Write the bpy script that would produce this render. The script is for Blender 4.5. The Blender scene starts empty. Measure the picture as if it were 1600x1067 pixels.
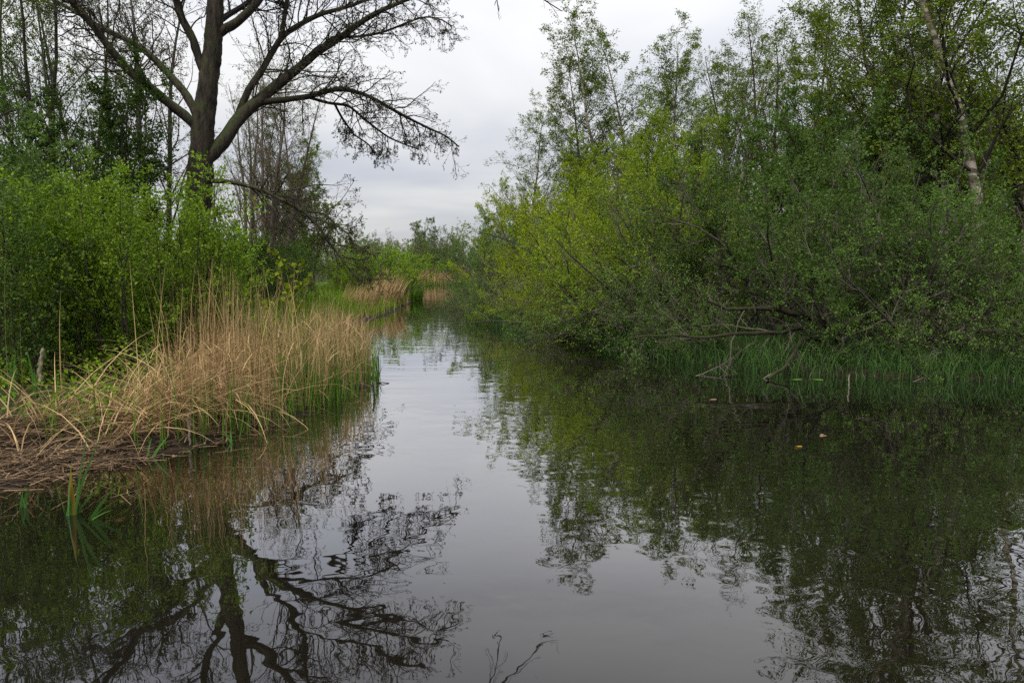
import bpy, math, random
import numpy as np
from mathutils import Vector

R = math.radians
scene = bpy.context.scene
col = scene.collection

# ------------------------------------------------------------------ camera
F = 1150.0                      # focal length in pixels of the 1600 px wide photograph
CAM_H = 2.2
PITCH = math.atan(115.0 / F)
cam_data = bpy.data.cameras.new('camera')
cam_data.sensor_width = 36.0
cam_data.lens = 36.0 * F / 1600.0
cam_data.clip_start = 0.05
cam_data.clip_end = 6000.0
cam = bpy.data.objects.new('camera', cam_data)
cam.location = (0, 0, CAM_H)
cam.rotation_euler = (R(90) - PITCH, 0, 0)
col.objects.link(cam)
scene.camera = cam

# ------------------------------------------------------------------ overcast sky
SUN_EL, SUN_AZ = R(52), R(205)
world = bpy.data.worlds.new('World')
scene.world = world
world.use_nodes = True
nt = world.node_tree
nt.nodes.clear()
def N(t, **kw):
    n = nt.nodes.new(t)
    for k, v in kw.items():
        setattr(n, k, v)
    return n
out = N('ShaderNodeOutputWorld')
bg = N('ShaderNodeBackground')
bg.inputs['Strength'].default_value = 0.1
sky = N('ShaderNodeTexSky', sky_type='NISHITA')
sky.sun_disc = False
sky.sun_elevation = SUN_EL
sky.sun_rotation = SUN_AZ
tc = N('ShaderNodeTexCoord')
sep = N('ShaderNodeSeparateXYZ')
nt.links.new(tc.outputs['Generated'], sep.inputs[0])
# cloud deck: direction projected on a flat layer, so that clouds flatten toward the horizon
zc = N('ShaderNodeMath', operation='MAXIMUM'); zc.inputs[1].default_value = 0.0
nt.links.new(sep.outputs['Z'], zc.inputs[0])
za = N('ShaderNodeMath', operation='ADD'); za.inputs[1].default_value = 0.16
nt.links.new(zc.outputs[0], za.inputs[0])
dv = N('ShaderNodeVectorMath', operation='DIVIDE')
cmb = N('ShaderNodeCombineXYZ')
for i in range(3):
    nt.links.new(za.outputs[0], cmb.inputs[i])
nt.links.new(tc.outputs['Generated'], dv.inputs[0])
nt.links.new(cmb.outputs[0], dv.inputs[1])
nz = N('ShaderNodeTexNoise'); nz.inputs['Scale'].default_value = 0.9; nz.inputs['Detail'].default_value = 5
nz.inputs['Roughness'].default_value = 0.45; nz.inputs['Distortion'].default_value = 0.4
off = N('ShaderNodeVectorMath', operation='ADD'); off.inputs[1].default_value = (3.7, 1.3, 0)
nt.links.new(dv.outputs[0], off.inputs[0])
nt.links.new(off.outputs[0], nz.inputs['Vector'])
ramp = N('ShaderNodeValToRGB')
ramp.color_ramp.elements[0].position = 0.34; ramp.color_ramp.elements[0].color = (3.7, 3.85, 4.3, 1)
ramp.color_ramp.elements[1].position = 0.66; ramp.color_ramp.elements[1].color = (5.45, 5.42, 5.35, 1)
nt.links.new(nz.outputs['Fac'], ramp.inputs[0])
# an overcast sky is brighter overhead than at the horizon
g1 = N('ShaderNodeMath', operation='MULTIPLY_ADD'); g1.inputs[1].default_value = 1.5; g1.inputs[2].default_value = 0.66
nt.links.new(zc.outputs[0], g1.inputs[0])
cs = N('ShaderNodeVectorMath', operation='SCALE')
nt.links.new(ramp.outputs['Color'], cs.inputs[0])
nt.links.new(g1.outputs[0], cs.inputs['Scale'])
mx = N('ShaderNodeMixRGB'); mx.inputs['Fac'].default_value = 0.94
nt.links.new(sky.outputs[0], mx.inputs['Color1'])
nt.links.new(cs.outputs[0], mx.inputs['Color2'])
nt.links.new(mx.outputs[0], bg.inputs['Color'])
nt.links.new(bg.outputs[0], out.inputs['Surface'])

sun_data = bpy.data.lights.new('sun', 'SUN')
sun_data.energy = 1.5
sun_data.angle = R(18)
sun_data.color = (1.0, 0.96, 0.9)
sun = bpy.data.objects.new('sun', sun_data)
sdir = Vector((math.sin(SUN_AZ) * math.cos(SUN_EL), math.cos(SUN_AZ) * math.cos(SUN_EL), math.sin(SUN_EL)))
sun.rotation_euler = sdir.to_track_quat('Z', 'Y').to_euler()
col.objects.link(sun)

vs = scene.view_settings
vs.view_transform = 'Standard'
vs.look = 'None'
vs.exposure = 0.86
vs.gamma = 1.0
vs.use_curve_mapping = False

cy = scene.cycles
cy.max_bounces = 7
cy.diffuse_bounces = 5
cy.glossy_bounces = 3
cy.transmission_bounces = 4
cy.caustics_reflective = False
cy.caustics_refractive = False
cy.use_denoising = False
cy.use_adaptive_sampling = True
cy.adaptive_threshold = 0.015

# ------------------------------------------------------------------ helpers
def at(u, v, D):
    """World point seen at photograph pixel (u, v) at distance D along +Y."""
    a, b = (u - 800.0) / F, (533.5 - v) / F
    y = math.cos(PITCH) + b * math.sin(PITCH)
    z = -math.sin(PITCH) + b * math.cos(PITCH)
    s = D / y
    return np.array((a * s, D, CAM_H + z * s))

def xat(u, D):
    return (u - 800.0) / F * D

def unit(v):
    return v / np.maximum(np.linalg.norm(v, axis=-1, keepdims=True), 1e-9)

def mesh_from(name, verts, quads, mats, mat_idx=None, smooth=False):
    me = bpy.data.meshes.new(name)
    verts = np.ascontiguousarray(verts, dtype=np.float32)
    quads = np.ascontiguousarray(quads, dtype=np.int32)
    nv, nf = len(verts), len(quads)
    me.vertices.add(nv)
    me.vertices.foreach_set('co', verts.ravel())
    me.loops.add(nf * 4)
    me.loops.foreach_set('vertex_index', quads.ravel())
    me.polygons.add(nf)
    me.polygons.foreach_set('loop_start', np.arange(0, nf * 4, 4, dtype=np.int32))
    if mat_idx is not None:
        me.polygons.foreach_set('material_index', np.ascontiguousarray(mat_idx, dtype=np.int32))
    me.polygons.foreach_set('use_smooth', np.full(nf, smooth, dtype=bool))
    for m in mats:
        me.materials.append(m)
    me.update(calc_edges=True)
    return me

class Geo:
    """Collects quads with a material slot each."""
    def __init__(self):
        self.v, self.q, self.m, self.n = [], [], [], 0
    def add(self, v, q, m=0):
        self.v.append(v); self.q.append(q + self.n); self.m.append(np.full(len(q), m)); self.n += len(v)
        return self
    def mesh(self, name, mats, smooth=False):
        return mesh_from(name, np.concatenate(self.v), np.concatenate(self.q), mats, np.concatenate(self.m), smooth)
    def count(self):
        return sum(len(q) for q in self.q)

def tubes(P, Rd, k, rng, knobs=0.0):
    """P (m,n,3) centre lines, Rd (m,n) radii -> verts, quads of m open tubes with k sides."""
    m, n, _ = P.shape
    T = unit(np.gradient(P, axis=1))
    ref = rng.normal(size=(m, 1, 3))
    mean = unit(P[:, -1:] - P[:, :1])
    ref = unit(ref - (ref * mean).sum(-1, keepdims=True) * mean)
    A = unit(np.cross(T, np.broadcast_to(ref, T.shape)))
    B = np.cross(T, A)
    th = np.arange(k) * (2 * np.pi / k)
    rr = Rd[:, :, None]
    if knobs:
        rr = rr * (1 + knobs * rng.normal(size=(m, n, k)))
    V = P[:, :, None, :] + rr[..., None] * (np.cos(th)[None, None, :, None] * A[:, :, None, :] + np.sin(th)[None, None, :, None] * B[:, :, None, :])
    idx = np.arange(m * n * k).reshape(m, n, k)
    a = idx[:, :-1, :]; b = np.roll(a, -1, axis=2); d = idx[:, 1:, :]; c = np.roll(d, -1, axis=2)
    Q = np.stack([a, b, c, d], -1).reshape(-1, 4)
    return V.reshape(-1, 3), Q

def grow(rng, parents, nchild, t0, t1, ang, lens, npts, trop, wander, rr, taper=0.5, keep=1.0, bias=None, tpow=1.0):
    """Children of parent branches. parents = (P, R, L). Returns the same for the children."""
    P, Rd, L = parents
    m, n, _ = P.shape
    idx = np.repeat(np.arange(m), nchild)
    t = (np.tile(np.arange(nchild), m) + rng.random(m * nchild)) / nchild
    t = t0 + (t1 - t0) * t ** tpow
    if keep < 1:
        s = rng.random(len(t)) < keep
        idx, t = idx[s], t[s]
    f = t * (n - 1); i = np.minimum(f.astype(int), n - 2); fr = (f - i)[:, None]
    pos = P[idx, i] * (1 - fr) + P[idx, i + 1] * fr
    tan = unit(P[idx, i + 1] - P[idx, i])
    rad = Rd[idx, i] * (1 - fr[:, 0]) + Rd[idx, i + 1] * fr[:, 0]
    c = len(idx)
    rnd = rng.normal(size=(c, 3))
    if bias is not None:
        rnd = rnd + np.array(bias)
    perp = unit(rnd - (rnd * tan).sum(-1, keepdims=True) * tan)
    a = np.radians(rng.uniform(ang[0], ang[1], c))[:, None]
    d = unit(np.cos(a) * tan + np.sin(a) * perp)
    Lc = L[idx] * rng.uniform(lens[0], lens[1], c) * (1 - taper * (t - t0) / max(t1 - t0, 1e-6))
    return march(rng, pos, d, Lc, np.minimum(rad * rr, rad * 0.9), npts, trop, wander)

def march(rng, pos, d, L, r0, npts, trop, wander, endr=0.25):
    c = len(pos)
    pts = [pos]
    p = pos
    step = (L / (npts - 1))[:, None]
    for k in range(npts - 1):
        p = p + d * step
        pts.append(p)
        d = unit(d + rng.normal(size=(c, 3)) * wander + np.array((0, 0, trop)))
    P = np.stack(pts, 1)
    tt = np.linspace(0, 1, npts)
    Rd = r0[:, None] * (1 - (1 - endr) * tt[None, :])
    return P, Rd, L

def leaves(rng, branches, per, size, t0=0.25, spread=0.03, droop=0.0, width=0.5, along=0.5):
    """Rhombic leaves, two triangles each, scattered along branches."""
    P, Rd, L = branches
    m, n, _ = P.shape
    c = m * per
    idx = np.repeat(np.arange(m), per)
    t = t0 + (1 - t0) * rng.random(c)
    f = t * (n - 1); i = np.minimum(f.astype(int), n - 2); fr = (f - i)[:, None]
    pos = P[idx, i] * (1 - fr) + P[idx, i + 1] * fr + rng.normal(size=(c, 3)) * spread
    tan = unit(P[idx, i + 1] - P[idx, i])
    d = unit(tan * along + rng.normal(size=(c, 3)) * 0.6 + np.array((0, 0, -droop)))
    nrm = rng.normal(size=(c, 3)) * 0.7 + np.array((0, 0, 0.8))
    side = unit(np.cross(d, nrm))
    up = np.cross(side, d)
    s = (size * rng.uniform(0.55, 1.25, c))[:, None]
    mid = pos + d * s * 0.45
    V = np.stack([pos, mid + side * s * width * 0.5 + up * s * 0.08, pos + d * s - up * s * 0.1, mid - side * s * width * 0.5 + up * s * 0.08], 1)
    return V.reshape(-1, 3), np.arange(c * 4).reshape(c, 4)

def blades(rng, base, az, height, width, th0, th1, n=4, curl=1.5, tip=0.12):
    """Ribbons that start at angle th0 from the vertical and bend to th1; arrays of length m."""
    m = len(base)
    step = (height / n)[:, None]
    H = np.stack([np.cos(az), np.sin(az), np.zeros(m)], 1)
    up = np.array((0, 0, 1.0))
    pts = [base]; p = base
    for k in range(n):
        th = (th0 + (th1 - th0) * ((k + 0.5) / n) ** curl)[:, None]
        p = p + step * (np.sin(th) * H + np.cos(th) * up)
        pts.append(p)
    P = np.stack(pts, 1)
    wa = az + np.pi / 2 + rng.normal(size=m) * 0.9
    W = np.stack([np.cos(wa), np.sin(wa), rng.normal(size=m) * 0.15], 1)
    t = np.linspace(0, 1, n + 1)
    prof = np.maximum(1 - t ** 2, tip)
    w = width[:, None] * prof[None, :] * 0.5
    V = np.stack([P - W[:, None, :] * w[..., None], P + W[:, None, :] * w[..., None]], 2)
    idx = np.arange(m * (n + 1) * 2).reshape(m, n + 1, 2)
    Q = np.stack([idx[:, :-1, 0], idx[:, :-1, 1], idx[:, 1:, 1], idx[:, 1:, 0]], -1).reshape(-1, 4)
    return V.reshape(-1, 3), Q

def link(name, data, parent=None, loc=None, label=None, cat=None, group=None, kind=None):
    o = bpy.data.objects.new(name, data)
    col.objects.link(o)
    if parent is not None:
        o.parent = parent
    if loc is not None:
        o.location = loc
    for k, v in (('label', label), ('category', cat), ('group', group), ('kind', kind)):
        if v:
            o[k] = v
    return o

# ------------------------------------------------------------------ materials
MATS = {}
def new_mat(name):
    m = bpy.data.materials.new(name)
    m.use_nodes = True
    t = m.node_tree
    t.nodes.clear()
    o = t.nodes.new('ShaderNodeOutputMaterial')
    MATS[name] = m
    return m, t, o

def leaf_mat(name, c0, c1, trans=0.4, rough=0.5, objvar=0.25):
    """Per-leaf colour between c0 and c1, a little per-plant variation, thin-leaf translucency."""
    m, t, o = new_mat(name)
    geo = t.nodes.new('ShaderNodeNewGeometry')
    ramp = t.nodes.new('ShaderNodeValToRGB')
    ramp.color_ramp.elements[0].color = (*c0, 1)
    ramp.color_ramp.elements[1].color = (*c1, 1)
    t.links.new(geo.outputs['Random Per Island'], ramp.inputs[0])
    oi = t.nodes.new('ShaderNodeObjectInfo')
    mr = t.nodes.new('ShaderNodeMapRange')
    mr.inputs['To Min'].default_value = 1 - objvar
    mr.inputs['To Max'].default_value = 1 + objvar
    t.links.new(oi.outputs['Random'], mr.inputs['Value'])
    sc = t.nodes.new('ShaderNodeVectorMath'); sc.operation = 'SCALE'
    t.links.new(ramp.outputs['Color'], sc.inputs[0])
    t.links.new(mr.outputs[0], sc.inputs['Scale'])
    p = t.nodes.new('ShaderNodeBsdfPrincipled')
    p.inputs['Roughness'].default_value = rough
    p.inputs['Specular IOR Level'].default_value = 0.18
    t.links.new(sc.outputs[0], p.inputs['Base Color'])
    tr = t.nodes.new('ShaderNodeBsdfTranslucent')
    t.links.new(sc.outputs[0], tr.inputs['Color'])
    mix = t.nodes.new('ShaderNodeMixShader')
    mix.inputs[0].default_value = trans
    t.links.new(p.outputs[0], mix.inputs[1])
    t.links.new(tr.outputs[0], mix.inputs[2])
    t.links.new(mix.outputs[0], o.inputs['Surface'])
    return m

def bark_mat(name, c0, c1, moss=None, scale=6.0, moss_amt=0.5, stretch=0.25, bump=0.6, bands=None):
    m, t, o = new_mat(name)
    tc = t.nodes.new('ShaderNodeTexCoord')
    mp = t.nodes.new('ShaderNodeMapping')
    mp.inputs['Scale'].default_value = (1, 1, stretch)
    t.links.new(tc.outputs['Object'], mp.inputs[0])
    nz = t.nodes.new('ShaderNodeTexNoise')
    nz.inputs['Scale'].default_value = scale
    nz.inputs['Detail'].default_value = 6
    nz.inputs['Roughness'].default_value = 0.65
    t.links.new(mp.outputs[0], nz.inputs['Vector'])
    ramp = t.nodes.new('ShaderNodeValToRGB')
    ramp.color_ramp.elements[0].position = 0.35; ramp.color_ramp.elements[0].color = (*c0, 1)
    ramp.color_ramp.elements[1].position = 0.65; ramp.color_ramp.elements[1].color = (*c1, 1)
    t.links.new(nz.outputs['Fac'], ramp.inputs[0])
    c = ramp.outputs['Color']
    if bands:
        mp2 = t.nodes.new('ShaderNodeMapping'); mp2.inputs['Scale'].default_value = (1.5, 1.5, 7)
        t.links.new(tc.outputs['Object'], mp2.inputs[0])
        n2 = t.nodes.new('ShaderNodeTexNoise'); n2.inputs['Scale'].default_value = 0.9; n2.inputs['Detail'].default_value = 4
        t.links.new(mp2.outputs[0], n2.inputs['Vector'])
        r2 = t.nodes.new('ShaderNodeValToRGB')
        r2.color_ramp.elements[0].position = 0.47; r2.color_ramp.elements[0].color = (0, 0, 0, 1)
        r2.color_ramp.elements[1].position = 0.54; r2.color_ramp.elements[1].color = (1, 1, 1, 1)
        t.links.new(n2.outputs['Fac'], r2.inputs[0])
        mb = t.nodes.new('ShaderNodeMixRGB'); mb.inputs['Color2'].default_value = (*bands, 1)
        t.links.new(r2.outputs[0], mb.inputs['Fac'])
        t.links.new(c, mb.inputs['Color1'])
        c = mb.outputs[0]
    if moss:
        geo = t.nodes.new('ShaderNodeNewGeometry')
        sp = t.nodes.new('ShaderNodeSeparateXYZ')
        t.links.new(geo.outputs['Normal'], sp.inputs[0])
        n3 = t.nodes.new('ShaderNodeTexNoise'); n3.inputs['Scale'].default_value = 3.0; n3.inputs['Detail'].default_value = 5
        t.links.new(tc.outputs['Object'], n3.inputs['Vector'])
        ad = t.nodes.new('ShaderNodeMath'); ad.operation = 'MULTIPLY_ADD'; ad.inputs[1].default_value = 0.45
        t.links.new(sp.outputs['Z'], ad.inputs[0]); t.links.new(n3.outputs['Fac'], ad.inputs[2])
        mr = t.nodes.new('ShaderNodeMapRange')
        mr.inputs['From Min'].default_value = 0.5; mr.inputs['From Max'].default_value = 0.8
        mr.inputs['To Max'].default_value = moss_amt
        t.links.new(ad.outputs[0], mr.inputs['Value'])
        mm = t.nodes.new('ShaderNodeMixRGB'); mm.inputs['Color2'].default_value = (*moss, 1)
        t.links.new(mr.outputs[0], mm.inputs['Fac']); t.links.new(c, mm.inputs['Color1'])
        c = mm.outputs[0]
    p = t.nodes.new('ShaderNodeBsdfPrincipled')
    p.inputs['Roughness'].default_value = 0.85
    p.inputs['Specular IOR Level'].default_value = 0.2
    t.links.new(c, p.inputs['Base Color'])
    if bump:
        b = t.nodes.new('ShaderNodeBump'); b.inputs['Strength'].default_value = bump; b.inputs['Distance'].default_value = 0.08
        t.links.new(nz.outputs['Fac'], b.inputs['Height'])
        t.links.new(b.outputs[0], p.inputs['Normal'])
    t.links.new(p.outputs[0], o.inputs['Surface'])
    return m

leaf_mat('leaf_fresh', (0.085, 0.17, 0.008), (0.24, 0.36, 0.02), 0.4)
leaf_mat('leaf_willow', (.058, .115, .018), (.14, .24, .036), 0.4)
leaf_mat('leaf_yellow', (0.15, 0.21, 0.005), (0.33, 0.41, 0.012), 0.4)
leaf_mat('leaf_lime', (.105, .165, .008), (.24, .335, .02), 0.4)
leaf_mat('leaf_birch', (0.07, 0.115, 0.006), (0.19, 0.26, 0.015), 0.4)
leaf_mat('leaf_dark', (0.03, 0.06, 0.008), (0.08, 0.14, 0.015), 0.35)
leaf_mat('leaf_bud', (0.05, 0.06, 0.015), (0.13, 0.13, 0.03), 0.3)
leaf_mat('leaf_catkin', (0.04, 0.035, 0.02), (0.09, 0.09, 0.03), 0.2)
leaf_mat('leaf_maple', (0.16, 0.24, 0.006), (0.32, 0.38, 0.015), 0.45)
leaf_mat('far_leaf', (0.065, 0.1, 0.025), (0.15, 0.19, 0.04), 0.3)
leaf_mat('reed_straw', (0.17, 0.105, 0.045), (0.56, 0.39, 0.19), 0.15, 0.6, 0.0)
leaf_mat('litter_straw', (0.03, 0.02, 0.012), (0.28, 0.18, 0.10), 0.1, 0.7, 0.0)
leaf_mat('reed_green', (0.045, 0.11, 0.01), (0.13, 0.25, 0.025), 0.3, 0.45, 0.0)
leaf_mat('iris_green', (0.04, 0.12, 0.025), (0.1, 0.22, 0.04), 0.25, 0.4, 0.1)
leaf_mat('iris_yellow', (0.27, 0.17, 0.015), (0.33, 0.22, 0.03), 0.25, 0.5, 0.0)
leaf_mat('sedge_green', (0.03, 0.075, 0.02), (0.085, 0.17, 0.035), 0.3, 0.45, 0.0)
leaf_mat('grass_green', (0.07, 0.15, 0.008), (0.2, 0.31, 0.02), 0.3, 0.5, 0.0)
leaf_mat('pad_green', (0.07, 0.15, 0.02), (0.1, 0.19, 0.03), 0.1, 0.35, 0.1)
leaf_mat('leaf_brown', (0.13, 0.075, 0.045), (0.22, 0.14, 0.09), 0.1, 0.6, 0.3)
bark_mat('bark_big', (0.012, 0.010, 0.008), (0.062, 0.048, 0.034), (0.045, 0.06, 0.018), 9.0, 0.75, 0.22, 1.0)
bark_mat('bark_dark', (0.018, 0.015, 0.011), (0.06, 0.05, 0.036), (0.035, 0.045, 0.012), 8.0, 0.5)
bark_mat('bark_grey', (0.035, 0.03, 0.024), (0.11, 0.098, 0.08), (0.05, 0.065, 0.025), 8.0, 0.5)
bark_mat('bark_red', (0.045, 0.033, 0.025), (0.12, 0.09, 0.07), (0.06, 0.07, 0.03), 8.0, 0.3)
bark_mat('bark_birch', (0.05, 0.04, 0.032), (0.17, 0.13, 0.10), None, 5.0, 0, 1.0, 0.3, bands=(0.36, 0.31, 0.26))
bark_mat('twig_grey', (0.05, 0.042, 0.034), (0.15, 0.125, 0.10), None, 2.0, 0, 1, 0)
bark_mat('twig_dark', (0.018, 0.015, 0.012), (0.05, 0.042, 0.033), None, 2.0, 0, 1, 0)
bark_mat('twig_red', (0.055, 0.04, 0.03), (0.13, 0.095, 0.07), None, 2.0, 0, 1, 0)
bark_mat('moss_bark', (0.015, 0.013, 0.009), (0.045, 0.037, 0.026), (0.032, 0.036, 0.009), 7.0, 0.7)
bark_mat('dead_wood', (0.12, 0.10, 0.07), (0.36, 0.31, 0.22), None, 14.0, 0, 0.3, 0.4)

def ground_mat():
    m, t, o = new_mat('bank_soil')
    tc = t.nodes.new('ShaderNodeTexCoord')
    n1 = t.nodes.new('ShaderNodeTexNoise'); n1.inputs['Scale'].default_value = 0.35; n1.inputs['Detail'].default_value = 8
    n2 = t.nodes.new('ShaderNodeTexNoise'); n2.inputs['Scale'].default_value = 9.0; n2.inputs['Detail'].default_value = 8
    t.links.new(tc.outputs['Object'], n1.inputs['Vector']); t.links.new(tc.outputs['Object'], n2.inputs['Vector'])
    r1 = t.nodes.new('ShaderNodeValToRGB')
    r1.color_ramp.elements[0].position = 0.3; r1.color_ramp.elements[0].color = (0.006, 0.005, 0.0035, 1)
    r1.color_ramp.elements[1].position = 0.75; r1.color_ramp.elements[1].color = (0.04, 0.028, 0.018, 1)
    t.links.new(n2.outputs['Fac'], r1.inputs[0])
    r2 = t.nodes.new('ShaderNodeValToRGB')
    r2.color_ramp.elements[0].position = 0.42; r2.color_ramp.elements[0].color = (0, 0, 0, 1)
    r2.color_ramp.elements[1].position = 0.6; r2.color_ramp.elements[1].color = (1, 1, 1, 1)
    t.links.new(n1.outputs['Fac'], r2.inputs[0])
    sp = t.nodes.new('ShaderNodeSeparateXYZ'); t.links.new(tc.outputs['Object'], sp.inputs[0])
    mr = t.nodes.new('ShaderNodeMapRange'); mr.inputs['From Min'].default_value = 0.2; mr.inputs['From Max'].default_value = 0.4
    t.links.new(sp.outputs['Z'], mr.inputs['Value'])
    mu = t.nodes.new('ShaderNodeMath'); mu.operation = 'MULTIPLY'
    t.links.new(r2.outputs[0], mu.inputs[0]); t.links.new(mr.outputs[0], mu.inputs[1])
    mx = t.nodes.new('ShaderNodeMixRGB'); mx.inputs['Color2'].default_value = (0.045, 0.09, 0.015, 1)
    t.links.new(mu.outputs[0], mx.inputs['Fac']); t.links.new(r1.outputs[0], mx.inputs['Color1'])
    p = t.nodes.new('ShaderNodeBsdfPrincipled'); p.inputs['Roughness'].default_value = 0.9
    p.inputs['Specular IOR Level'].default_value = 0.15
    t.links.new(mx.outputs[0], p.inputs['Base Color'])
    b = t.nodes.new('ShaderNodeBump'); b.inputs['Strength'].default_value = 0.8; b.inputs['Distance'].default_value = 0.05
    t.links.new(n2.outputs['Fac'], b.inputs['Height']); t.links.new(b.outputs[0], p.inputs['Normal'])
    t.links.new(p.outputs[0], o.inputs['Surface'])
ground_mat()

def water_mat():
    m, t, o = new_mat('peat_water')
    tc = t.nodes.new('ShaderNodeTexCoord')
    def wave(scale, xs, ys, detail, dist):
        mp = t.nodes.new('ShaderNodeMapping'); mp.inputs['Scale'].default_value = (xs, ys, 1)
        t.links.new(tc.outputs['Object'], mp.inputs[0])
        n = t.nodes.new('ShaderNodeTexNoise'); n.inputs['Scale'].default_value = scale
        n.inputs['Detail'].default_value = detail; n.inputs['Distortion'].default_value = dist
        t.links.new(mp.outputs[0], n.inputs['Vector'])
        return n.outputs['Fac']
    w1 = wave(3.2, 1.0, 1.0, 1.5, 0.3)        # gentle ripples
    w2 = wave(0.9, 0.55, 1.6, 1.0, 0.2)       # long breeze undulation across the channel
    br = wave(0.16, 0.5, 1.0, 2.0, 0.0)       # patches of calm and of breeze
    mr = t.nodes.new('ShaderNodeMapRange'); mr.inputs['From Min'].default_value = 0.42; mr.inputs['From Max'].default_value = 0.66
    mr.inputs['To Min'].default_value = 0.25; mr.inputs['To Max'].default_value = 1.2
    t.links.new(br, mr.inputs['Value'])
    m1 = t.nodes.new('ShaderNodeMath'); m1.operation = 'MULTIPLY'
    t.links.new(w1, m1.inputs[0]); t.links.new(mr.outputs[0], m1.inputs[1])
    m2 = t.nodes.new('ShaderNodeMath'); m2.operation = 'MULTIPLY_ADD'; m2.inputs[1].default_value = 1.2
    t.links.new(w2, m2.inputs[0]); t.links.new(m1.outputs[0], m2.inputs[2])
    b = t.nodes.new('ShaderNodeBump'); b.inputs['Strength'].default_value = 1.0; b.inputs['Distance'].default_value = 0.0045
    t.links.new(m2.outputs[0], b.inputs['Height'])
    df = t.nodes.new('ShaderNodeBsdfDiffuse')
    df.inputs['Color'].default_value = (0.007, 0.006, 0.004, 1)
    gl = t.nodes.new('ShaderNodeBsdfGlossy')
    gl.inputs['Color'].default_value = (0.97, 0.97, 1.0, 1)
    gl.inputs['Roughness'].default_value = 0.012
    t.links.new(b.outputs[0], gl.inputs['Normal'])
    lw = t.nodes.new('ShaderNodeLayerWeight'); lw.inputs['Blend'].default_value = 0.5
    rp = t.nodes.new('ShaderNodeValToRGB')          # reflectance from steep to grazing view
    el = rp.color_ramp.elements
    el[0].position = 0.0; el[0].color = (0.03,) * 3 + (1,)
    el[1].position = 1.0; el[1].color = (1, 1, 1, 1)
    for pos, val in ((0.45, 0.065), (0.58, 0.18), (0.70, 0.41), (0.83, 0.68)):
        e = el.new(pos); e.color = (val, val, val, 1)
    t.links.new(lw.outputs['Facing'], rp.inputs[0])
    mx = t.nodes.new('ShaderNodeMixShader')
    t.links.new(rp.outputs[0], mx.inputs[0]); t.links.new(df.outputs[0], mx.inputs[1]); t.links.new(gl.outputs[0], mx.inputs[2])
    t.links.new(mx.outputs[0], o.inputs['Surface'])
water_mat()

# ------------------------------------------------------------------ ground and water
LEFT = [(-9.5, -60), (-9.0, 0), (-6.6, 5.2), (-5.6, 6.5), (-4.9, 7.6), (-4.3, 8.5), (-3.9, 9.1), (-3.4, 10.2), (-3.05, 11.7), (-2.75, 13.2), (-2.95, 15.2),
        (-4.2, 19.5), (-5.8, 25.5), (-6.2, 28.5), (-5.8, 33), (-6.0, 40), (-6.4, 46), (-8.2, 64), (-11.5, 86), (-12.5, 91)]
RIGHT = [(-5.5, 92), (-6.6, 86), (-5.0, 63), (-3.1, 42), (-1.7, 30.8), (0.6, 25.0), (2.0, 22.6), (3.2, 19.3), (4.2, 16.6), (5.6, 15.1), (8.1, 14.6), (9.9, 14.2),
         (14, 13), (22, 9), (24, 0), (24, -60)]
CANAL = np.array(LEFT + RIGHT, dtype=float)

def canal_dist(x, y):
    """Signed distance to the water's edge, positive on land."""
    p = np.stack([np.asarray(x, float), np.asarray(y, float)], -1)
    shp = p.shape[:-1]
    p = p.reshape(-1, 2)
    best = np.full(len(p), 1e9)
    inside = np.zeros(len(p), bool)
    n = len(CANAL)
    for i in range(n):
        a, b = CANAL[i], CANAL[(i + 1) % n]
        ab = b - a
        t = np.clip(((p - a) @ ab) / (ab @ ab), 0, 1)
        d = np.linalg.norm(p - a - t[:, None] * ab, axis=1)
        best = np.minimum(best, d)
        cond = (a[1] > p[:, 1]) != (b[1] > p[:, 1])
        xi = a[0] + (p[:, 1] - a[1]) / (b[1] - a[1] + 1e-12) * ab[0]
        inside ^= cond & (p[:, 0] < xi)
    return np.where(inside, -best, best).reshape(shp)

def sstep(a, b, x):
    t = np.clip((x - a) / (b - a), 0, 1)
    return t * t * (3 - 2 * t)

def ground_z(x, y):
    x = np.asarray(x, float); y = np.asarray(y, float)
    d = canal_dist(x, y)
    bump = 0.05 * np.sin(1.7 * x + 0.6 * y) * np.sin(1.1 * y - 0.5 * x) + 0.03 * np.sin(4.1 * x) * np.sin(3.7 * y + 1)
    wob = 0.10 * np.sin(2.3 * x + 1.9 * y) + 0.08 * np.sin(5.1 * y - 3.0 * x)
    d2 = d + wob
    land = 0.02 + 0.10 * sstep(0, 0.4, d2) + 0.30 * sstep(0.3, 3.0, d2) + bump * sstep(0, 0.6, d2)
    bed = -0.02 - 0.9 * sstep(0, 2.5, -d2)
    return np.where(d2 > 0, land, bed)

def axis(fine_a, fine_b, step, far, ratio=1.35):
    v = list(np.arange(fine_a, fine_b + 1e-6, step))
    s = step; x = fine_b
    while x < far:
        s *= ratio; x += s; v.append(x)
    s = step; x = fine_a
    while x > -far:
        s *= ratio; x -= s; v.insert(0, x)
    return np.array(v)

gx, gy = axis(-13, 14, 0.22, 2500), axis(4, 50, 0.26, 2500)
GX, GY = np.meshgrid(gx, gy, indexing='ij')
GZ = ground_z(GX, GY)
idx = np.arange(GX.size).reshape(GX.shape)
Q = np.stack([idx[:-1, :-1], idx[1:, :-1], idx[1:, 1:], idx[:-1, 1:]], -1).reshape(-1, 4)
link('ground', mesh_from('ground', np.stack([GX, GY, GZ], -1).reshape(-1, 3), Q, [MATS['bank_soil']], None, True), kind='structure')
wx = np.array([[-60, -80, 0], [60, -80, 0], [60, 110, 0], [-60, 110, 0]], float)
link('water', mesh_from('water', wx, np.array([[0, 1, 2, 3]]), [MATS['peat_water']]), kind='structure')

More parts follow.
